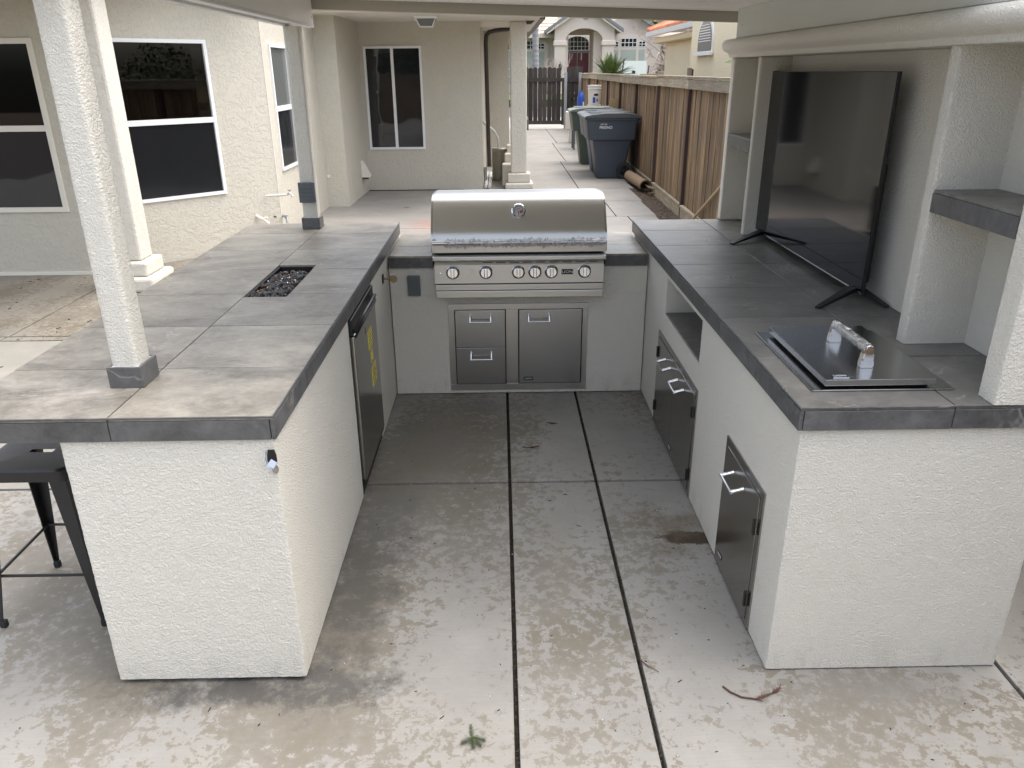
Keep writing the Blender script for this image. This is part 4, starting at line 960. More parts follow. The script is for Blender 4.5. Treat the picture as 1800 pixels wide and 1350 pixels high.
for i, p in enumerate(posts):
    fpiece('post', 'post', fx(p)-.012, p, .78, .05, .065, 1.63)
    if i+1 < len(posts):
        q_ = posts[i+1]; m_ = (p+q_)/2; L_ = q_-p; x = fx(m_)
        sag = r_.uniform(-.008, .008)
        c_ = fpiece('cap_board', 'fencecap', x, m_, 1.712+sag, .10, L_-.008, .030); f_ = fpiece('trim_board', 'fencecap', x-.030, m_, 1.635+sag, .022, L_-.012, .115)
        fpiece('kick_board', 'fencecap', x-.022, m_, .055, .030, L_-.07, .15); fpiece('kick_rail', 'fencecap', x-.022, m_, .14, .05, L_-.07, .028)

def pickets(par, x0, x1, y, z0, z1, wd, gap, mat, seed, skip=()):
    r2 = random.Random(seed); x = x0
    while x + wd <= x1+.02:
        h = z1 + r2.uniform(-.015, .015); t = .018; c = .035
        pl_ = [(-wd/2, z0), (wd/2, z0), (wd/2, h-c), (wd/4, h-.008), (0, h), (-wd/4, h-.008), (-wd/2, h-c)]
        o = MB().extr([(a, b_) for a, b_ in pl_], 'y', -t/2, t/2).build('picket', mat, par, world=False); o.location = Vector((x+wd/2, y, 0))-origin(par); o.rotation_euler = (0, r2.uniform(-.004, .004), 0)
        x += wd + gap*r2.uniform(.3, 1.8)
gt = thing('wooden_gate', 'dark weathered dog-eared picket gate at the end of the walkway', 'gate', (1.5, 27, 0))
pickets(gt, .83, 2.14, 27.0, .16, 1.90, .142, .012, 'gate', 2)
bx('rail', 'gate', gt, .80, 2.15, 26.955, 26.988, 1.46, 1.58); bx('rail', 'gate', gt, .80, 2.15, 26.955, 26.988, .14, .26); bx('stile', 'gate', gt, 2.07, 2.15, 26.93, 26.954, .12, 1.58); bx('stile', 'gate', gt, .80, .93, 26.93, 26.954, .12, 1.58)
gs = thing('gate_side_panel', 'narrow dark picket panel between the gate and the side fence', 'fence', (2.5, 27, 0))
pickets(gs, 2.24, 2.74, 27.02, .05, 1.93, .125, .006, 'gate', 4)
for z in (1.45, .95, .3): bx('rail', 'gate', gs, 2.32, 2.68, 26.975, 27.005, z, z+.12)
for i, (x, lab) in enumerate(((2.19, 'galvanised steel gate post at the latch side of the dark gate'), (2.66, 'galvanised steel post nearest the end of the side fence'))):
    g_ = thing('steel_post', lab, 'post', (x, 26.85, 0), group='galvanised posts beside the gate'); bx('tube', 'galv', g_, x-.045, x+.045, 26.80, 26.89, 0, 1.72, .004); bx('cap', 'galv', g_, x-.05, x+.05, 26.795, 26.895, 1.721, 1.735)

# ================================================================== BINS
def bin_(name_label, x0, y0, body, lid, x1=None, words=True, wheel=True, sc_=1.0, rz=0):
    """wheeled cart, handle and wheels toward +x; text on the side facing -y. local origin at the bottom near-left corner"""
    b_ = thing('wheeled_bin', name_label, 'bin', (x0, y0, 0), rz, group='city wheeled bins by the fence')
    L0, L1 = .50, .80; D0, D1 = .50, .64; H_ = 1.02
    def ring(z, xa, xb, ya, yb, r): return [(x+0, y+0, z) for x, y in rr_poly((xa+xb)/2, (ya+yb)/2, (xb-xa)/2, (yb-ya)/2, r, 4)]
    lv = [(0.0, .04, .46, .08, .55, .04), (.02, .02, .50, .06, .57, .05), (.40, -.03, .56, .03, .60, .05), (.66, -.075, .62, .01, .62, .05), (.675, -.16, .67, -.03, .66, .05), (1.00, -.20, .70, -.05, .68, .05), (1.005, -.215, .715, -.065, .695, .05), (1.03, -.215, .715, -.065, .695, .05)]
    b = bmesh.new(); rg = []
    for z, xa, xb, ya, yb, rad in lv: rg.append([b.verts.new(v) for v in ring(z, xa, xb, ya, yb, rad)])
    for i in range(len(rg)-1):
        n_ = len(rg[0])
        for k in range(n_): b.faces.new([rg[i][k], rg[i][(k+1) % n_], rg[i+1][(k+1) % n_], rg[i+1][k]])
    b.faces.new(rg[0][::-1]); bmesh.ops.recalc_face_normals(b, faces=b.faces); m_ = MB(); m_.merge(b); m_.build('body', body, b_, world=False, smooth=True)
    m_ = MB()
    prof_ = [(-.235, 1.035), (-.24, 1.052), (-.20, 1.075), (.10, 1.115), (.45, 1.115), (.70, 1.085), (.74, 1.06), (.74, 1.035)]
    m_.extr(prof_, 'y', -.075, .705, .008); m_.build('lid', lid, b_, world=False, smooth=True)
    m_ = MB()
    for y_ in (.09, .22, .40, .53): m_.box(-.12, .60, y_, y_+.035, 1.108, 1.121, .004)
    m_.build('lid_ribs', lid, b_, world=False)
    m_ = MB(); m_.tube([(.88, .02, 1.03), (.88, .60, 1.03)], .016, 10)
    for y_ in (.0, .615): m_.extr([(.66, .96), (.70, .95), (.895, 1.02), (.895, 1.05), (.66, 1.05)], 'y', y_-.012, y_+.012)
    m_.build('handle', body, b_, world=False)
    if wheel:
        for y_ in (.015, .60):
            mt = Matrix.Rotation(R(90), 4, 'X')
            wl = MB().lathe([(.085, -.025), (.135, -.028), (.140, -.018), (.140, .018), (.135, .028), (.085, .025)], (.50, y_, .142), 32, mt, cap=False).build('wheel', 'rubber', b_, world=False, smooth=True)
            h = MB(); h.lathe([(0, -.016), (.022, -.018), (.022, .018), (0, .016)], (.50, y_, .142), 14, mt, cap=False)
            for k in range(6): h.obox((.50+.055*math.cos(R(60*k)), y_, .142+.055*math.sin(R(60*k))), (.075, .012, .014), Matrix.Rotation(-R(60*k), 3, 'Y'))
            h.build('spokes', 'bluegrey' if False else 'darkmetal', b_, world=False)
        MB().tube([(.50, .01, .142), (.50, .60, .142)], .012, 8).build('axle', 'galv', b_, world=False)
    if words:
        for s_, z, xw, big in (('CITY OF', .932, .12, .026), ('FRESNO', .880, .16, .052)):
            c = bpy.data.curves.new('l', 'FONT'); c.body = s_; c.size = big*1.2; c.extrude = .0008; c.align_x = 'CENTER'; c.align_y = 'CENTER'; c.offset = .0005
            o = bpy.data.objects.new('t', c); sc.collection.objects.link(o); dg = bpy.context.evaluated_depsgraph_get(); dg.update()
            me = bpy.data.meshes.new_from_object(o.evaluated_get(dg)); bpy.data.objects.remove(o); me.materials.clear(); me.materials.append(MT['whiteink'])
            q_ = bpy.data.objects.new('lettering', me); sc.collection.objects.link(q_); q_.parent = b_; q_.location = (xw-.02, -.0475+(.915-z)*.06, z); q_.rotation_euler = (R(94), 0, 0)
    return b_
bin_('grey wheeled bin, nearest of the bins, with white lettering and a big wheel', 1.72, 14.06, 'bing', 'binlid')
bin_('blue wheeled bin, a sliver of it showing between the grey and the green bin', 1.74, 14.92, 'binb', 'binlid', words=False)
bin_('green wheeled bin with pale lid standing behind the grey one', 1.66, 16.30, 'bingr', 'binlidg')

def pail(x, y, z, r1, r2, h, label, lbl=False):
    t_ = thing('bucket', label, 'bucket', (x, y, z), group='white buckets stacked by the fence')
    MB().lathe([(0, 0), (r1, 0), (r2, h*.80), (r2*1.06, h*.81), (r2*1.06, h*.84), (r2, h*.86), (r2, h*.92), (r2*1.07, h*.93), (r2*1.07, h), (0, h*.985)], (x, y, z), 28, cap=False).build('body', 'pail', t_, smooth=True)
    if lbl: 
        for (a0, a1, z0_, z1_, m_) in ((250, 275, .04, .16, 'bluep'), (262, 300, .19, .24, 'black'), (285, 300, .06, .13, 'grey')):
            mb = MB(); rr0 = r1+(r2-r1)*.4+.004
            for i in range(6):
                A_, B_ = R(a0+(a1-a0)*i/6), R(a0+(a1-a0)*(i+1)/6); f_ = lambda a_, z_: (x+(r1+(r2-r1)*z_/(h*.8)+.002)*math.cos(a_), y+(r1+(r2-r1)*z_/(h*.8)+.002)*math.sin(a_), z+z_)
                mb.face([f_(A_, z0_), f_(B_, z0_), f_(B_, z1_), f_(A_, z1_)])
            mb.build('print', m_, t_)
pail(2.22, 19.0, .70, .135, .15, .36, 'white bucket under another, its lid rims showing above the bins'); pail(2.22, 19.0, 1.065, .135, .15, .42, 'printed white paint bucket topmost of the stack by the fence', True)
cr = thing('crate_stand', 'dark storage crate hidden behind the bins carrying the bucket stack', 'crate', (2.22, 19.0, 0)); bx('box', 'grey', cr, 1.98, 2.46, 18.76, 19.24, .001, .695, .02); bx('lid', 'grey', cr, 1.97, 2.47, 18.75, 19.25, .55, .60)
bj = thing('blue_jug', 'tall blue plastic jug beside the white buckets', 'jug', (1.98, 19.8, .8)); MB().lathe([(0, 0), (.085, 0), (.09, .04), (.09, .36), (.06, .46), (.035, .50), (.035, .53), (0, .53)], (1.99, 19.8, .82), 20, cap=False).build('body', 'bluep', bj, smooth=True); bx('label', 'whiteink', bj, 2.03, 2.06, 19.703, 19.709, 1.0, 1.10)
bs = thing('bin_shelf', 'low dark stand behind the green bin carrying the blue jug', 'stand', (1.95, 19.9, 0)); bx('top', 'grey', bs, 1.80, 2.15, 19.6, 20.1, .78, .818); [bx('leg', 'grey', bs, x, x+.04, y, y+.04, 0.001, .779) for x in (1.81, 2.10) for y in (19.62, 20.05)]
cb = thing('plywood_sheet', 'pale plywood offcut leaning on the fence behind the grey bin', 'plywood', (2.42, 17.2, .6)); MB().obox((2.38, 17.2, .80), (.24, .02, .90), Matrix.Rotation(R(12), 3, 'Y')).build('sheet', 'card', cb)
wt = thing('white_tank', 'white upright toilet tank shaped box beside the gate post', 'tank', (2.0, 21.5, 0)); bx('tank', 'pail', wt, 1.78, 2.10, 21.4, 21.7, .34, .80, .02); bx('base', 'pail', wt, 1.86, 2.06, 21.42, 21.68, .001, .34, .02)
ma = thing('gas_meter', 'small grey utility box low on the house wall by the gate', 'meter', (.95, 25, .3)); bx('box', 'grey', ma, .72, .90, 24.6, 24.8, .12, .42, .01); bx('top', 'galv', ma, .73, .88, 24.62, 24.78, .421, .50, .01)

rc = thing('cardboard_roll', 'rolled brown cardboard lying in the soil strip by the grey bin wheel', 'cardboard roll', (2.28, 13, .05))
pts = [(2.26, 13.75, .10), (2.28, 13.2, .10), (2.31, 12.45, .10)]; mb = MB(); mb.tube(pts, .085, 20, cap=False); mb.build('roll', 'cardgrey', rc, smooth=True)
mb = MB(); mb.tube([(2.27, 13.6, .10), (2.31, 12.44, .10)], .070, 20, cap=False); mb.build('inner_roll', 'cardgrey', rc, smooth=True)
MB().obox((2.40, 12.42, .08), (.17, .5, .008), Matrix.Rotation(R(18), 3, 'Y')).build('loose_flap', 'cardgrey', rc); MB().obox((2.37, 12.12, .03), (.14, .03, .02), Matrix.Rotation(R(28), 3, 'Z')).build('torn_edge', 'cardgrey', rc)
sk = thing('leaning_stick', 'pale wooden broomstick leaning on the fence beside the media wall', 'stick', (2.2, 9.3, 0)); MB().tube([(2.34, 9.6, .0), (2.37, 8.1, .78)], .017, 8).build('shaft', 'stick', sk, smooth=True)
r_ = random.Random(21); mb = MB()
for i in range(900):
    y = r_.uniform(6, 14.5); x = r_.uniform(2.09, fx(y)-.03); s_ = r_.uniform(.006, .028)
    mb.obox((x, y, -.015+r_.uniform(0, .012)), (s_, s_*r_.uniform(.3, 1), s_*.35), Matrix.Rotation(r_.uniform(0, 3), 3, 'Z') @ Matrix.Rotation(r_.uniform(-.5, .5), 3, 'X'))
mb.build('bark_litter', 'chip', None, kind='stuff')

# ================================================================== BACKGROUND HOUSES
Y = 58.0
ph = thing('neighbour_house', 'pinkish beige house across the street with arched entry and burgundy double door', 'house', (5.6, Y, .35))
def wbox(n_, m_, x0, x1, y0, y1, z0, z1, bev=0): return bx(n_, m_, ph, x0, x1, y0, y1, z0, z1, bev)
# portico with arch
ax, az, ar = 5.68, 2.95, 1.0
pts = [(3.75, .35), (3.75, 4.45), (5.70, 5.75), (7.70, 4.45), (7.70, .35), (6.98, .35), (6.98, 3.35)]
for k in range(9):
    t = R(10+20*k*.89); pts.append((ax+.0+1.02*math.cos(R(0+22.5*k)), 3.62+.72*math.sin(R(22.5*k))))
pts += [(4.42, 3.35), (4.42, .35)]
pts = [(3.75, .35), (3.75, 4.35), (5.70, 5.65), (7.70, 4.35), (7.70, .35), (6.92, .35), (6.92, 3.65)] + [(5.70+1.22*math.cos(R(a_)), 3.65+.70*math.sin(R(a_))) for a_ in range(15, 180, 15)] + [(4.48, 3.65), (4.48, .35)]
MB().extr(pts, 'y', Y-2.6, Y-2.0).build('portico', 'pink', ph)
for a, b_ in ((3.68, 4.56), (6.84, 7.78)): wbox('capital', 'pinktrim', a, b_, Y-2.68, Y-1.94, 3.30, 3.62, .05)
MB().lathe([(0, 0), (.28, 0), (.28, .03), (0, .03)], (5.78, Y-2.62, 5.15), 16, Matrix.Rotation(R(90), 4, 'X'), cap=False).build('gable_vent', 'roofslate', ph)
def rake(xa, za, xb, zb, y0, y1, th, m_, n_='roof'):
    MB().extr([(xa, za), (xb, zb), (xb, zb+th), (xa, za+th)], 'y', y0, y1).build(n_, m_, ph)
rake(3.15, 4.10, 5.70, 5.72, Y-2.95, Y, .20, 'roofslate'); rake(8.25, 4.10, 5.70, 5.72, Y-2.95, Y, .20, 'roofslate')
rake(3.2, 3.98, 5.70, 5.58, Y-2.9, Y-2.62, .12, 'pinktrim', 'rake_trim'); rake(8.2, 3.98, 5.70, 5.58, Y-2.9, Y-2.62, .12, 'pinktrim', 'rake_trim')
# main walls
def pwall(p, q, holes, z1): return wall_run(p, q, holes, .3, z1, .3, 'wall', 'pink', ph)
pwall((-8, Y), (4.7, Y), [(8+.9, 8+3.4, .9, 3.35)], 4.4); pwall((6.35, Y), (7.5, Y), [], 5.2); pwall((4.7, Y), (6.35, Y), [(.0001, 1.6499, .35, 4.05)], 5.2)
MB().extr([(7.5, .3), (11.3, .3), (11.3, 4.1), (9.35, 5.75), (7.5, 4.6)], 'y', Y+.001, Y+.2).build('gable_wall', 'pink', ph)
rake(11.9, 3.75, 8.0, 6.0, Y-.5, Y+4, .22, 'roofslate')
wbox('side_wall', 'pink', 11.0, 11.3, Y+.21, Y+8, .3, 4.0)
# door and transom
dr = wbox('door', 'door', 4.72, 5.51, Y+.10, Y+.16, .38, 2.92, .01); dr2 = wbox('door', 'door', 5.53, 6.32, Y+.10, Y+.16, .38, 2.92, .01)
for d_, xa in ((dr, 4.72), (dr2, 5.53)):
    for z0_, z1_ in ((.5, 1.4), (1.55, 2.1)): bx('panel', 'door', d_, xa+.12, xa+.67, Y+.085, Y+.099, z0_, z1_, .01)
    bx('glass_slot', 'whiteink', d_, xa+.24, xa+.30, Y+.08, Y+.099, 2.45, 2.9)
wbox('door_frame', 'roofslate', 4.66, 6.38, Y+.12, Y+.18, 2.93, 3.07)
tp = [(4.75, 3.10), (6.30, 3.10), (6.30, 3.55)] + [(5.525+.775*math.cos(R(a_)), 3.55+.42*math.sin(R(a_))) for a_ in range(15, 180, 15)] + [(4.75, 3.55)]
tr_ = MB().extr(tp, 'y', Y+.12, Y+.15).build('transom', 'pane', ph)
for x in (5.0, 5.26, 5.525, 5.79, 6.05): bx('muntin', 'white', tr_, x-.018, x+.018, Y+.10, Y+.119, 3.10, 3.93)
for z in (3.32, 3.62): bx('muntin', 'white', tr_, 4.75, 6.30, Y+.098, Y+.117, z-.018, z+.018)
wbox('entry_wall', 'pink', 4.5, 4.70, Y-2.0, Y+.2, .35, 4.2); wbox('entry_wall', 'pink', 6.40, 6.9, Y-2.0, Y+.2, .35, 4.2); wbox('entry_ceiling', 'pink', 4.5, 6.9, Y-2.0, Y+.2, 4.36, 4.45); wbox('entry_step', 'pinktrim', 3.8, 7.6, Y-3, Y+.1, .25, .36)
def bigwin(xc, w_, zb, zt_, side, nm='window'):
    f = bx(nm, 'pinktrim', ph, xc-w_/2-.10, xc+w_/2+.10, Y-.06, Y-.001, zb-.1, zt_-.5)
    MB().extr([(xc-w_/2-.1, zt_-.5)] + [(xc+(w_/2+.1)*math.cos(R(a_)), zt_-.5+.62*math.sin(R(a_))) for a_ in range(180, -1, -12)], 'y', Y-.06, Y-.001).build('arch_trim', 'pinktrim', f)
    for (xa, xb) in side:
        bx('pane', 'lowglass', f, xa, xb, Y-.075, Y-.061, zb, zt_-.85)
        for z in (zb+.5, zb+1.0): bx('muntin', 'white', f, xa, xb, Y-.085, Y-.076, z, z+.04)
        h = zt_-.72 + .5*math.sqrt(max(0, 1-((max(abs(xa-xc), abs(xb-xc)))/(w_/2+.05))**2)) + .12
        bx('pane', 'pane', f, xa, xb, Y-.075, Y-.061, zt_-.68, h)
        n_ = max(2, round((xb-xa)/.26))
        for k in range(n_+1): x = xa+(xb-xa)*k/n_; bx('muntin', 'white', f, x-.018, x+.018, Y-.09, Y-.077, zt_-.68, h)
        for z in (zt_-.68, (zt_-.68+h)/2, h): bx('muntin', 'white', f, xa-.018, xb+.018, Y-.092, Y-.079, z-.018, z+.018)
MT['lowglass'] = plain('curtained_glass', (.38, .42, .39), .3, var=.1, scale=1)
bigwin(9.05, 2.6, .9, 3.95, ((7.88, 8.35), (8.52, 9.60), (9.77, 10.2))); bigwin(1.95, 2.9, .9, 3.85, ((.6, 1.0), (1.2, 2.5), (2.72, 3.2)))
# tiled main roof
mb = MB(); N_ = 11
for k in range(N_):
    z0_ = 4.05+k*.24; y0_ = Y-.9+k*.55; mb.obox((-2.4, y0_+.3, z0_+.16), (13.2, .62, .05), Matrix.Rotation(R(19), 3, 'X'))
mb.build('roof', 'roofgrey', ph)
for k in range(8):
    for j in range(26):
        if (j+k) % 2 == 0: pass
wbox('eave_gutter', 'pinktrim', -8, 3.9, Y-1.05, Y-.9, 3.85, 4.08); wbox('eave_shadow_board', 'roofslate', -8, 3.7, Y-.89, Y-.01, 3.88, 3.92)
lnt = 0
for x, z, yy in ((4.12, 1.75, Y-2.62), (6.62, 1.9, Y-1.0)):
    l_ = thing('wall_lantern', ('black wall lantern on the left column of the arched entry', 'black wall lantern inside the arched entry right of the door')[lnt], 'lantern', (x, yy, z), group='entry lanterns'); lnt += 1
    MB().lathe([(0, 0), (.06, .02), (.10, .10), (.10, .34), (.13, .36), (.03, .46), (.02, .58), (0, .60)], (x, yy-.16, z), 8, cap=False).build('lantern_body', 'darkmetal', l_)
    bx('bracket', 'darkmetal', l_, x-.03, x+.03, yy-.10, yy-.001, z+.15, z+.22)

# yellow house with terracotta roof
yh = thing('yellow_house', 'sunny cream yellow house with terracotta roof and pointed arch window beyond the fence', 'house', (5, 15, 0))
bx('wall', 'yellow', yh, 4.28, 10, 17.0, 21.3, -.1, 2.42); bx('eave_cove', 'yellow', yh, 4.05, 10, 16.8, 21.7, 2.425, 2.56, .03)
gtr = MB(); gtr.extr([(3.88, 2.60), (3.86, 2.70), (3.99, 2.70), (3.99, 2.60)], 'y', 16.6, 21.9); gtr.build('gutter', 'white', yh); bx('gutter', 'white', yh, 3.88, 10, 21.9, 22.0, 2.60, 2.70)
# roof: rows of barrel tiles on the slope facing -x
rf = MB()
nrow = 40
for k in range(nrow):
    y_ = 16.55+k*.135
    hip = max(0, (21.9-y_-.0))
    L_ = min(2.4, hip*1.0+.15)
    rf.tube([(3.93, y_, 2.73), (3.93+L_, y_, 2.73+L_*.36)], .062, 8)
rf.build('roof_tile_rows', 'terracotta', yh, smooth=True, kind='stuff')
MB().face([(3.93, 16.5, 2.70), (3.93, 22.0, 2.70), (6.4, 19.4, 3.60), (6.4, 16.5, 3.60)]).build('roof', 'terracotta', yh)
hp_ = MB(); [hp_.tube([(3.95+.24*k, 21.95-.25*k, 2.76+.0865*k), (3.95+.24*(k+1)+.03, 21.95-.25*(k+1)-.03, 2.76+.0865*(k+1)+.02)], [.085, .065], 8) for k in range(10)]
hp_.build('hip_tiles', 'terracotta', yh, smooth=True)
_, YW = wall_run((3.60, 15.55), (3.60, 12.2), [], -.1, 4.2, .1, 'wall', 'yellow', yh)
bx('wall', 'yellow', yh, 3.601, 4.6, 15.50, 15.56, -.1, 4.2); bx('wall', 'yellow', yh, 3.602, 4.8, 12.2, 12.26, -.1, 4.2); bx('wall', 'yellow', yh, 4.25, 9, 6.0, 12.19, -.1, 2.45); bx('eave', 'yellow', yh, 3.98, 9, 6.0, 12.15, 2.46, 2.62, .03); bx('roof', 'terracotta', yh, 3.9, 9, 6.0, 12.1, 2.63, 2.8)
def gothic(yc, hw, zb, zs_, zt_): 
    p = [(yc-hw, zb), (yc+hw, zb)]
    for k in range(13): t = k/12; p.append((yc+hw*math.cos(t*math.pi/2)**.75, zs_+(zt_-zs_)*math.sin(t*math.pi/2)**1.0))
    for k in range(1, 13): t = 1-k/12; p.append((yc-hw*math.cos(t*math.pi/2)**.75, zs_+(zt_-zs_)*math.sin(t*math.pi/2)))
    return p
gw = MB().extr(gothic(14.45, .52, 2.05, 2.20, 2.64), 'x', 3.575, 3.599).build('window', 'white', yh); MB().extr(gothic(14.45, .46, 2.10, 2.20, 2.58), 'x', 3.565, 3.5745).build('pane', 'paneg', gw)
bx('sill', 'white', gw, 3.53, 3.574, 13.87, 15.03, 2.03, 2.075)
for k in range(7):
    z = 2.25+.042*k; hw = .46*math.cos(math.asin(min(1, (z-2.20)/.38)))**.75-.03; bx('slat', 'white', gw, 3.5585, 3.5645, 14.45-hw, 14.45+hw*.9, z, z+.012)

# ================================================================== PLANTS
def leaf_cloud(name, mat, par, blobs, n, size, seed, kind=None):
    r2 = random.Random(seed); vs_, fs = [], []
    for i in range(n):
        c, rad = blobs[r2.randrange(len(blobs))]
        d = Vector((r2.gauss(0, 1), r2.gauss(0, 1), r2.gauss(0, 1))).normalized() * (r2.random()**.4)
        p = Vector(c)+Vector((d.x*rad[0], d.y*rad[1], d.z*rad[2])); s_ = size*r2.uniform(.6, 1.5)
        a = Vector((r2.gauss(0, 1), r2.gauss(0, 1), r2.gauss(0, .6))).normalized()*s_; b_ = a.orthogonal().normalized()*s_*.5
        k = len(vs_); vs_ += [p-a, p+b_, p+a, p-b_]; fs.append((k, k+1, k+2, k+3))
    o0 = origin(par) if par else Vector()
    me = bpy.data.meshes.new(name); me.from_pydata([tuple(v-o0) for v in vs_], [], fs); me.materials.append(MT[mat]); o = bpy.data.objects.new(name, me); sc.collection.objects.link(o); o.parent = par; return tag(o, kind=kind)
def branchy(par, base, h, n, spread, seed, mat, r0_=.05, levels=4, up_=.55, name='branches'):
    r2 = random.Random(seed); mb = MB()
    def grow(p, d, L_, rad, lv):
        pts = [p]; q = p.copy(); dd_ = d.copy()
        for k in range(4):
            dd_ = (dd_ + Vector((r2.gauss(0, .16), r2.gauss(0, .16), r2.gauss(0, .12)))).normalized(); q = q+dd_*L_/4; pts.append(q.copy())
        mb.tube(pts, [rad*(1-.13*k) for k in range(5)], 5 if lv < 2 else 3, cap=False)
        if lv < levels:
            for k in range(3 if lv else n):
                o_ = Vector((r2.gauss(0, 1), r2.gauss(0, 1), r2.gauss(0, .5)+up_)).normalized(); grow(pts[r2.choice((2, 3, 4)) if lv else r2.choice((3, 4))], (dd_*.7+o_*spread).normalized(), L_*r2.uniform(.6, .82), rad*.52, lv+1)
    grow(Vector(base), Vector((0, 0, 1)), h*.36, r0_, 0); return mb.build(name, mat, par)
# sago palm
sg = thing('sago_palm', 'round green sago palm with arching leaves above the end of the fence', 'palm', (4.45, 33, -.1))
MB().lathe([(0, 0), (.22, 0), (.25, .5), (.20, 1.2), (.12, 1.45), (0, 1.5)], (4.45, 33, -.1), 14, cap=False).build('trunk', 'bark', sg, smooth=True)
r_ = random.Random(5)
for k in range(64):
    a_ = r_.uniform(0, 2*math.pi); el_ = R(r_.uniform(8, 78)); L_ = r_.uniform(1.05, 1.45); mb = MB(); prev = None; pts = []
    for i in range(9):
        t = i/8; rr_ = L_*t; z = L_*t*math.sin(el_) - .38*t*t*math.cos(el_)*L_; x = L_*t*math.cos(el_)
        pts.append(Vector((4.45+x*math.cos(a_), 33+x*math.sin(a_), 1.35+z)))
    for i in range(8): mb.b.faces.new([mb.b.verts.new(v) for v in (pts[i]+Vector((0, 0, .01)), pts[i+1]+Vector((0, 0, .01)), pts[i+1], pts[i])])
    sd_ = Vector((-math.sin(a_), math.cos(a_), 0))
    for i in range(1, 25):
        t = i/25*8; j = int(t); p = pts[j].lerp(pts[min(j+1, 8)], t-j); dr_ = (pts[min(j+1, 8)]-pts[j]).normalized(); ll = .22*math.sin(math.pi*min(.97, .15+i/28))
        for s_ in (-1, 1):
            tip = p + sd_*s_*ll*.8 + dr_*ll*.55 + Vector((0, 0, ll*.25)); mb.b.faces.new([mb.b.verts.new(v) for v in (p-dr_*.026, tip, p+dr_*.026)])
    mb.build('frond', 'cyc', sg)
vh = thing('utility_cart', 'parked open cart with clear windscreen between black bars, beside the sago palm', 'cart', (5.9, 36.5, 0))
cb_ = [(-.3, .35), (-.3, .9), (.1, 1.0), (.9, .8), (1.6, .8), (1.7, 1.3), (1.9, 1.3), (1.95, .35)]
MB().extr([(36+y_, z_) for y_, z_ in cb_], 'x', 5.25, 6.65, .05).build('body', 'pail', vh, smooth=True)
MB().obox((5.93, 36.10, 1.62), (1.10, .02, 1.15), Matrix.Rotation(R(-20), 3, 'X')).build('windscreen', 'lowglass', vh)
for x, an, h in ((5.40, 9, 1.35), (6.52, 9, 1.0)): MB().obox((x, 36.08, 1.62 if h > 1.1 else 1.50), (.06, .04, h), Matrix.Rotation(R(-20), 3, 'X') @ Matrix.Rotation(R(an), 3, 'Y')).build('bar', 'blackplastic', vh)
MB().obox((5.9, 36.02, 1.70), (.14, .03, .13)).build('mirror', 'black', vh)
for x in (5.2, 6.55):
    for y_ in (36.1, 37.6): MB().lathe([(0, 0), (.26, 0), (.28, .03), (.28, .15), (.26, .18), (0, .18)], (x-.03, y_, .27), 24, Matrix.Rotation(R(90), 4, 'Y'), cap=False).build('wheel', 'rubber', vh)

pt = thing('palm_tree', 'slim ringed grey palm trunk standing in front of the pink house', 'palm', (1.79, 40, 0))
r_ = random.Random(3); prf = []
for k in range(60): z = k*.11; prf += [(.165-.0006*k+.012*(k % 2), z), (.160-.0006*k+.012*((k+1) % 2), z+.055)]
MB().lathe(prf, (1.79, 40, 0), 14).build('trunk', 'palmt', pt, smooth=True)
mb = MB()
for k in range(26):
    a_ = r_.uniform(0, 6.28); e_ = R(r_.uniform(-30, 70)); pts = [Vector((1.79, 40, 6.5)) + Vector((math.cos(a_)*math.cos(e_), math.sin(a_)*math.cos(e_), math.sin(e_)))*1.6*t - Vector((0, 0, .5*t*t)) for t in (0, .3, .6, 1)]
    sd_ = Vector((-math.sin(a_), math.cos(a_), 0))*.22
    for i in range(3): mb.face([pts[i]-sd_*(.4+.6*i/3), pts[i+1]-sd_*(.4+.6*(i+1)/3)*(.2 if i == 2 else 1), pts[i+1]+sd_*(.4+.6*(i+1)/3)*(.2 if i == 2 else 1), pts[i]+sd_*(.4+.6*i/3)])
mb.build('crown', 'cyc', pt)
for i, (x, y_, h, sd0, lab) in enumerate(((1.35, 41.5, 2.9, 3, 'bare branching shrub left of the grey palm trunk'), (2.75, 41, 3.0, 6, 'bare branching shrub right of the grey palm trunk'))):
    b_ = thing('bare_shrub', lab, 'shrub', (x, y_, 0), group='bare shrubs before the pink house'); branchy(b_, (x, y_, .2), h, 6, 1.0, sd0, 'twigc', .06, 4)
bt_ = thing('bare_tree', 'leafless pale tree with tangled twigs between the two neighbouring houses', 'tree', (8.2, 44, 0)); branchy(bt_, (8.9, 44, 0), 6.2, 7, 1.1, 14, 'twigc', .16, 5, .35)
b2 = thing('bare_tree', 'smaller leafless tree with pale forked limbs against the yellow house corner', 'tree', (5.9, 28, 0)); branchy(b2, (6.35, 28, 0), 3.9, 6, 1.1, 9, 'twigc', .08, 5, .4)
for x, y_, z, rad, lab in ((12.5, 52, 2.3, (1.6, 1.6, 2.4), 'dry brown brushy shrub mass between the neighbouring houses'),):
    b_ = thing('dry_shrub', lab, 'shrub', (x, y_, 0)); leaf_cloud('foliage', 'drybrush', b_, [((x, y_, z), rad), ((x+1.6, y_+1, z-.2), rad), ((x-1.8, y_-2, z-.8), (1.3, 1.2, 1.7))], 9000, .09, 4); MB().tube([(x, y_, -.1), (x, y_, 2)], .1, 6).build('stem', 'bark', b_)
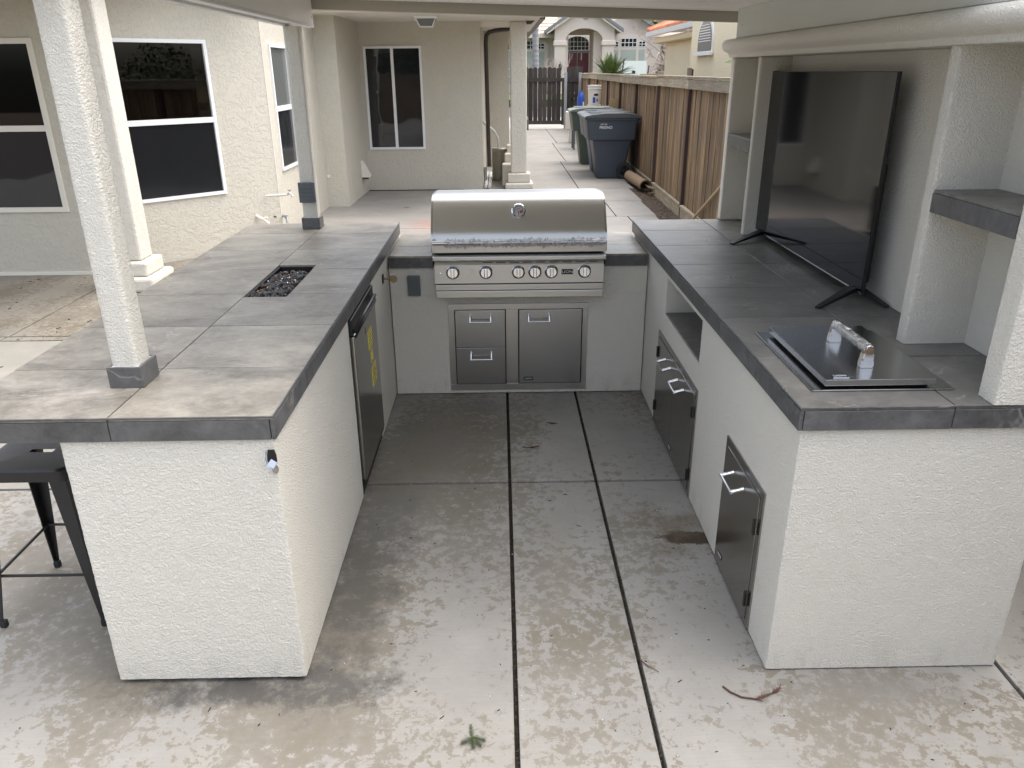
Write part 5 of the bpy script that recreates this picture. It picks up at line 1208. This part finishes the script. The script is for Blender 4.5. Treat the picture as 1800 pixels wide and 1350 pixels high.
for i, (x, y_, z, r3, m_, n_, lab) in enumerate(((13.6, 70, 5.6, (2.6, 2.4, 2.6), 'leafy', 9000, 'yellow green leafy tree top behind the pink house gable'), (18.2, 66, 5.0, (3.2, 3, 3.6), 'leafd', 9000, 'dull dark tree standing behind the terracotta roof'),
    (14.8, 60, 3.4, (2.2, 2, 2.6), 'drybrush', 8000, 'brown winter tree crown beside the pink house'))):
    b_ = thing('background_tree', lab, 'tree', (x, y_, 0), group='trees beyond the pink house'); r2 = random.Random(i)
    leaf_cloud('crown', m_, b_, [((x+r2.uniform(-1.6, 1.6), y_+r2.uniform(-1, 1), z+r2.uniform(-1.4, 1.4)), tuple(q_*r2.uniform(.35, .6) for q_ in r3)) for _ in range(12)], n_, .14, i); MB().tube([(x, y_, 0), (x+.2, y_, z*.6), (x, y_, z)], [.25, .18, .08], 8).build('trunk', 'bark', b_)
# plant with dangling leaves beyond the fence beside the cornice
dr_ = thing('broadleaf_plant', 'leafy green plant poking over the fence against the yellow house', 'plant', (3.05, 9.6, 0))
branchy(dr_, (3.3, 9.7, 0), 2.6, 5, .9, 31, 'bark', .02, 2, .5); r_ = random.Random(6)
for k in range(60):
    c = Vector((3.05+r_.gauss(0, .17), 9.7+r_.gauss(0, .2), 1.85+r_.gauss(0, .13))); L_ = r_.uniform(.07, .14); d = Vector((r_.gauss(-.3, .6), r_.gauss(0, .6), r_.gauss(-.3, .5))).normalized(); s_ = d.orthogonal().normalized()*L_*.22
    MB().face([c, c+d*L_*.5+s_, c+d*L_, c+d*L_*.5-s_]).build('leaf', 'cyc', dr_)
# small second fence beyond
f2 = thing('far_wood_fence', 'low stretch of newer tan fence cap seen beyond the side fence', 'fence', (4.6, 24, 0)); bx('cap_board', 'fencecap', f2, 3.9, 5.15, 22.6, 22.72, 1.66, 1.70); bx('panel', 'fence', f2, 3.9, 5.15, 22.64, 22.67, 0, 1.66)
bp_ = thing('brown_post', 'short brown wooden post end rising just above the fence cap', 'post', (3.35, 15.0, 0)); bx('post', 'fencecap', bp_, 3.33, 3.40, 14.5, 14.56, 0, 1.83, .004); bx('side', 'post', bp_, 3.401, 3.43, 14.5, 14.56, 0, 1.81)

# ------- yard behind and beside the camera (seen in reflections only in part)
rf_ = thing('rear_fence', 'brown board fence closing the yard behind the camera', 'fence', (0, -6.2, 0)); bx('panel', 'fence', rf_, -9, 2.3, -6.25, -6.2, -.1, 1.7); bx('cap_board', 'fencecap', rf_, -9, 2.3, -6.28, -6.17, 1.701, 1.73)
hd = thing('yard_hedge', 'green shrub mass behind the yard fences', 'hedge', (0, -7.6, 0)); leaf_cloud('foliage', 'hedge', hd, [((x, -7.8+.3*math.sin(x), 1.5+.5*math.sin(x*1.7)), (1.1, .8, 1.3)) for x in range(-9, 4)], 20000, .06, 8); MB().tube([(0, -7.6, 0), (0, -7.6, 1.4)], .08, 6).build('stem', 'bark', hd)
hd = thing('yard_hedge', 'green shrub mass beyond the side fence behind the television wall', 'hedge', (5.2, 3, 0)); leaf_cloud('foliage', 'hedge', hd, [((4.6+.4*math.sin(y_*2), y_, 1.3+.5*math.sin(y_*1.3)), (.8, .8, 1.0)) for y_ in range(-4, 6)], 26000, .045, 9); MB().tube([(5, 3, 0), (5, 3, 1.4)], .08, 6).build('stem', 'bark', hd)

# ================================================================== LITTER ON THE FLOOR
def sprig(name, label, pts, mat, leafl, n, seed, rad=.0022, cat='twig', lname='needle'):
    t_ = thing(name, label, cat, (pts[0][0], pts[0][1], 0)); MB().tube(pts, [rad]*(len(pts)-1)+[rad*.5], 6).build('stem', mat, t_); return t_
r_ = random.Random(2)
g_ = thing('green_sprig', 'small green conifer sprig on the concrete near the camera', 'sprig', (-.105, 1.69, 0))
def feather(par, p, d, L_, n, mat, w_=.006):
    mb = MB(); p = Vector(p); d = Vector(d).normalized(); s_ = Vector((-d.y, d.x, 0)); mb.tube([p, p+d*L_], [.0022, .001], 5)
    for i in range(n):
        t = (i+.5)/n; q = p+d*L_*t
        for sg_ in (-1, 1):
            ll = w_*(1.1-.5*t)*r_.uniform(.8, 1.3)*2; e = q+(s_*sg_*.75+d*.8).normalized()*ll+Vector((0, 0, r_.uniform(0, .004)))
            mb.b.faces.new([mb.b.verts.new(v) for v in (q-d*.003, e, q+d*.003+Vector((0, 0, .002)))])
    return mb.build('twiglet', mat, par)
c0 = Vector((-.104, 1.690, .006))
feather(g_, c0, (-.1, 1, 0), .045, 7, 'sprig', .006); feather(g_, c0, (-.75, -.55, 0), .036, 8, 'sprig', .008); feather(g_, c0, (.15, -1, 0), .040, 8, 'sprig', .009); feather(g_, c0, (.95, -.30, 0), .040, 8, 'sprig', .009); feather(g_, c0+Vector((.012, -.012, 0)), (.7, -.9, 0), .025, 6, 'sprig', .007)
f_ = thing('dry_frond', 'curved reddish brown dry conifer twig near the right island corner', 'twig', (.78, 1.83, 0))
MB().tube([(.684, 1.872, .004), (.70, 1.848, .005), (.73, 1.825, .005), (.775, 1.816, .005), (.815, 1.832, .006), (.85, 1.845, .007), (.868, 1.872, .010)], [.0030, .003, .0028, .0026, .002, .002, .001], 6).build('stem', 'frond', f_)
feather(f_, (.775, 1.816, .007), (1, .38, 0), .05, 9, 'frond', .007); feather(f_, (.83, 1.838, .009), (.9, .5, 0), .035, 7, 'frond', .006); feather(f_, (.775, 1.816, .006), (.6, -.5, 0), .018, 4, 'frond', .004)
t2 = thing('brown_twig', 'short brown twig lying across the right floor joint', 'twig', (.47, 1.96, 0)); MB().tube([(.441, 1.994, .008), (.462, 1.968, .006), (.494, 1.940, .004)], [.0024, .002, .001], 5).build('stem', 'frond', t2)
t3 = thing('dead_leaf_sprig', 'small dry brown leaf sprig in the middle slab before the gas grill', 'sprig', (.14, 3.54, 0)); feather(t3, (.10, 3.56, .004), (1, -.2, 0), .06, 6, 'frond', .010); feather(t3, (.14, 3.55, .006), (.9, .3, 0), .05, 5, 'frond', .009)
t4 = thing('curled_vine', 'thin pale tendril lying on the left slab before the gas grill', 'twig', (-.12, 3.95, 0)); MB().tube([(-.22, 3.98, .004), (-.15, 4.0, .006), (-.11, 3.93, .004), (-.05, 3.96, .005), (-.03, 3.90, .004)], .0016, 5).build('stem', 'stick', t4)
t5 = thing('dark_seed', 'dark curled leaf scrap on the far middle slab', 'leaf', (.27, 3.83, 0)); MB().tube([(.24, 3.85, .006), (.27, 3.83, .010), (.30, 3.84, .004)], [.001, .004, .001], 5).build('scrap', 'rubber', t5)
mb = MB(); r_ = random.Random(44)
for i in range(230):
    x = r_.uniform(-1.5, 1.9); y_ = r_.uniform(1.3, 4.2); a_ = r_.uniform(0, 3.14); L_ = r_.uniform(.002, .009) if r_.random() < .85 else r_.uniform(.012, .022)
    if -.62 > x and y_ > 1.93: continue
    if x > .83 and y_ > 1.93: continue
    mb.obox((x, y_, .0018), (L_, r_.uniform(.0012, .003), .002), Matrix.Rotation(a_, 3, 'Z'))
mb.build('debris_specks', 'rubber', None, kind='stuff')
mb = MB()
for i in range(60):
    x = r_.uniform(-.6, .8); y_ = r_.uniform(1.3, 4.2); s_ = r_.uniform(.001, .003); mb.obox((x, y_, .002), (s_, s_, .002))
mb.build('white_specks', 'whiteink', None, kind='stuff')
mb = MB()
for i in range(50):
    x = r_.uniform(-6, -3.2); y_ = r_.uniform(4.6, 7.3); mb.obox((x, y_, .003), (r_.uniform(.01, .05), .006, .004), Matrix.Rotation(r_.uniform(0, 3), 3, 'Z'))
mb.build('fallen_leaves', 'rubber', None, kind='stuff')
r2 = random.Random(9); mb = MB()
for jx in (.028, .440):
    for i in range(420):
        y_ = r2.uniform(1.3, 4.25); s_ = r2.uniform(.0015, .0045); mb.obox((jx+r2.gauss(0, .003), y_, -.012+r2.uniform(-.003, .004)), (s_, s_*r2.uniform(.6, 2), s_*.6), Matrix.Rotation(r2.uniform(0, 3), 3, 'Z'))
mb.build('joint_grit', 'joint', None, kind='stuff')
